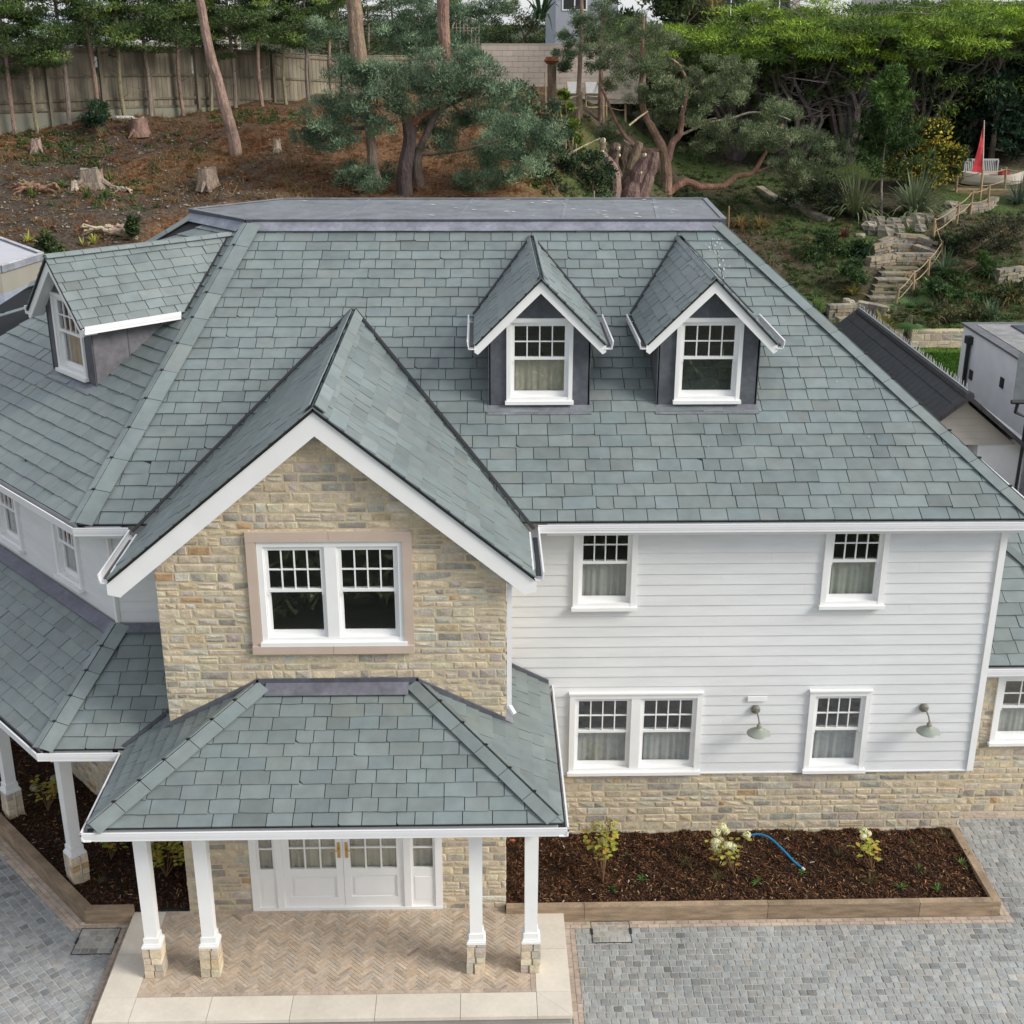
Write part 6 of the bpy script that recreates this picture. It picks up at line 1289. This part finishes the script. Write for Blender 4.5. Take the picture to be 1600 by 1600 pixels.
# white flat-roofed house on the right
zt = 4.2; c1_ = at(1506, 510, (12 - zt) / .2243); x0 = c1_.x; y1 = c1_.y; t = thing('white_house', 'white rendered flat-roofed house at the right edge', 'house', V((x0 + 3, y1 - 4, 1)))
wallbox(t, 'wall', (x0, y1 - 9, -.1), (x0 + 9, y1, zt - .06), (.90, .90, .90)); mb = MB((.20, .20, .21)); mb.box((x0 - .06, y1 - 9.06, zt - .06), (x0 + 9, y1 + .06, zt), (.13, .13, .14)); mb.box((x0 + .25, y1 - 8.8, zt + .004), (x0 + 9, y1 - .25, zt + .012), (.27, .265, .26)); mb.box((x0 + 1.1, y1 - 1.6, zt + .012), (x0 + 6, y1 - .5, zt + .05), (.06, .07, .085)); mb.build('flat_roof', M['lead'], t)
mb = MB((.02,) * 3); mb.box((x0 - .12, y1 - .75, .8), (x0 - .03, y1 - .66, zt - .35)); mb.box((x0 - .16, y1 - .82, zt - .42), (x0 - .0, y1 - .58, zt - .22)); mb.build('downpipe', M['black'], t)
for yy_, zz_ in ((y1 - 1.1, zt - 1.35), (y1 - 3.2, zt - 1.0)): mb = MB((.05,) * 3); mb.box((x0 - .03, yy_, zz_), (x0 - .002, yy_ + .22, zz_ + .26)); mb.build('wall_vent', M['black'], t)
q = at(1582, 628, 27.2); mb = MB((.07, .08, .085)); mb.prism([q, q + V((1.5, 0, 0)), q + V((1.5, 1.2, .75)), q + V((.5, 1.2, .75))], Z * .05); mb.build('porch_roof', M['roof_tile'], t); mb = MB((.02,) * 3); mb.tube([q + V((-.03, 0, 0)), q + V((1.5, -.05, 0))], .05, 6); mb.tube([q + V((.12, 0, -.05)), q + V((.12, .05, -.25)), q + V((.42, .1, -.4)), q + V((.40, .1, -3))], .04, 6); mb.build('rain_pipe', M['black'], t)
q = at(1572, 770, 25); q.z = 0; t = thing('slatted_fence', 'black horizontal slat fence panels beside the neighbour garage', 'fence', q); mb = MB((.02,) * 3)
for i in range(26): mb.box((q.x + .06, 25.1, .1 + i * .1), (q.x + .8, 25.13, .17 + i * .1)); mb.box((q.x + .86, 24.6, .1 + i * .1), (q.x + 2.6, 24.63, .17 + i * .1))
mb.build('slat', M['black'], t); [wallbox(t, 'post', (q.x + a, b_, 0), (q.x + a + .07, b_ + .08, 2.9), (.02,) * 3, 'black') for a, b_ in ((-.01, 25.05), (.80, 24.6), (2.6, 24.6))]
# ================================================================ BED PLANTING
def hydrangea(p, hgt, spread, nl, nf, label, lean=(0, 0), fcol=(.74, .72, .46), lcol=(.50, .48, .09)):
    p = V(p); t = thing('hydrangea', label, 'hydrangea', p); mb = MB(); lm = MB(); fm = []; tips = []
    for i in range(9):
        a = random.uniform(0, 6.28); e = p + V((math.cos(a) * spread * random.uniform(.3, 1) + lean[0], math.sin(a) * spread * .6 + lean[1], hgt * random.uniform(.6, 1))); mb.tube([p, p.lerp(e, .5) + V((g(0, .03), g(0, .03), .05)), e], [.008, .006, .004], 5, (.19, .11, .06)); tips.append(e)
    mb.build('stem', M['bark'], t)
    for i in range(int(nl * 1.7)):
        e = random.choice(tips); c = e.lerp(p, random.uniform(0, .45)) + V((g(0, .05), g(0, .05), g(0, .04))); a = random.uniform(0, 6.28); d = V((math.cos(a), math.sin(a), random.uniform(-.3, .4))).normalized(); s = d.cross(Z).normalized() * .03; L = random.uniform(.06, .10); k = random.random(); col = tuple(x * (1 - k) + y_ * k for x, y_ in zip(lcol, (.30, .34, .06))) if k < .8 else (.52, .33, .06)
        lm.add([c, c + d * L * .3 + s, c + d * L * .7 + s * .9, c + d * L - Z * .01, c + d * L * .7 - s * .9, c + d * L * .3 - s], [(0, 1, 2, 3, 4, 5)], col)
    lm.build('foliage', M['leaf'], t)
    for i in range(nf):
        c = tips[i % len(tips)] + V((0, 0, .03)); r = random.uniform(.055, .08); f = MB(); n = 150; q = unit(RNG.normal(size=(n, 3))); cen = np.array(c)[None] + q * r * np.array([1, 1, .8]) * RNG.uniform(.82, 1.05, n)[:, None]; s = unit(np.cross(q, RNG.normal(size=(n, 3)))); u = np.cross(q, s); a = .015; f.rawp(np.stack([cen - s * a, cen - u * a, cen + s * a, cen + u * a], 1), ccol(fcol, n, .08, .04)); f.build('flower_head', M['leaf'], t)
random.seed(140)
hydrangea((1.72, 15.62, .17), .95, .28, 60, 3, 'straggly tall hydrangea with yellow leaves at the left of the bed by the porch', (-.02, .25), fcol=(.45, .38, .18)); hydrangea((3.68, 15.78, .17), .62, .30, 36, 9, 'hydrangea with many cream flower heads beside the blue hose', (-.08, .15)); hydrangea((5.75, 15.85, .17), .55, .28, 34, 3, 'small hydrangea with yellow leaves in the right half of the bed', (-.05, .12))
hydrangea((-4.72, 15.95, .14), .7, .35, 110, 1, 'bushy yellow-leaved hydrangea behind the left porch columns', (0, .1)); hydrangea((-5.65, 16.4, .14), .55, .28, 40, 3, 'hydrangea with pale flower heads right of the veranda column', (.1, .1), fcol=(.5, .52, .36)); hydrangea((-7.0, 17.7, .14), .55, .3, 60, 2, 'pale hydrangea between the two veranda columns', (0, .1), fcol=(.45, .42, .28))
for i, (px, py, s, lab) in enumerate([(957, 1390, .16, 'green sprig below the tall hydrangea'), (1002, 1375, .16, 'thin curved green shoot right of the tall hydrangea'), (1183, 1380, .14, 'green sprig below the blue hose'), (1255, 1365, .15, 'green sprig at the end of the blue hose'), (1435, 1362, .15, 'green sprig right of the small hydrangea'), (1408, 1388, .16, 'green sprig near the front sleeper, left of the pair'), (1465, 1392, .18, 'fuller green tuft near the front sleeper corner'), (1502, 1352, .2, 'upright green tuft near the right sleeper'), (978, 1340, .13, 'small dark green sprig in the middle left of the bed')]):
    d = ray(px, py); p = CAMP + d * ((.18 - HC) / d.z); strap('bulb_shoot', lab, tuple(p), s, 12, (.10, .24, .05), 'plant', .016)
for i, (px, py, s, lab) in enumerate([(1070, 1355, .28, 'wispy straw grass tuft left of the blue hose'), (1120, 1375, .25, 'faded grass tuft below the cream hydrangea'), (1235, 1305, .28, 'olive grass tuft behind the blue hose'), (1310, 1340, .28, 'thin brown grass tuft left of the small hydrangea'), (1360, 1378, .25, 'dull green grass tuft below the small hydrangea'), (1430, 1325, .28, 'brown grass tuft behind the small hydrangea'), (1475, 1310, .28, 'dark brown grass tuft at the back right of the bed'), (157, 1380, .22, 'brown grass tuft in the left bed beneath the porch roof')]):
    d = ray(px, py); p = CAMP + d * ((.18 - HC) / d.z); strap('grass_tuft', lab, tuple(p), s, 40, (.13, .11, .045), 'grass tuft', .006)
mb = MB(); hp_ = [];
for px, py in ((1168, 1306), (1185, 1307), (1202, 1313), (1222, 1327), (1240, 1342), (1254, 1352)): d = ray(px, py); p = CAMP + d * ((.265 - HC) / d.z); hp_.append(p + Z * (.05 * math.sin(len(hp_))))
o = thing('garden_hose', 'bright blue hose curving out of the bark mulch', 'hose', hp_[0]); mb = MB(); limb(mb, hp_, .016, .016, (.01, .22, .46), 10); mb.build('tube', M['hose'], o, smooth=True); mb = MB((.65, .68, .66)); d = (hp_[-1] - hp_[-2]).normalized(); mb.tube([hp_[-1], hp_[-1] + d * .045], [.021, .019], 10); mb.build('end_cap', M['metal'], o)
d = ray(800, 1316); p = CAMP + d * ((.2 - HC) / d.z); mb = MB((.50, .14, .06)); mb.tube([V((0, 0, 0)), V((0, 0, .02)), V((0, 0, .025))], [.06, .06, .05], 16); o = mb.build('terracotta_disc', M['brick']); o.location = p; tag(o, 'orange terracotta disc on the mulch beside the stone corner', 'disc')
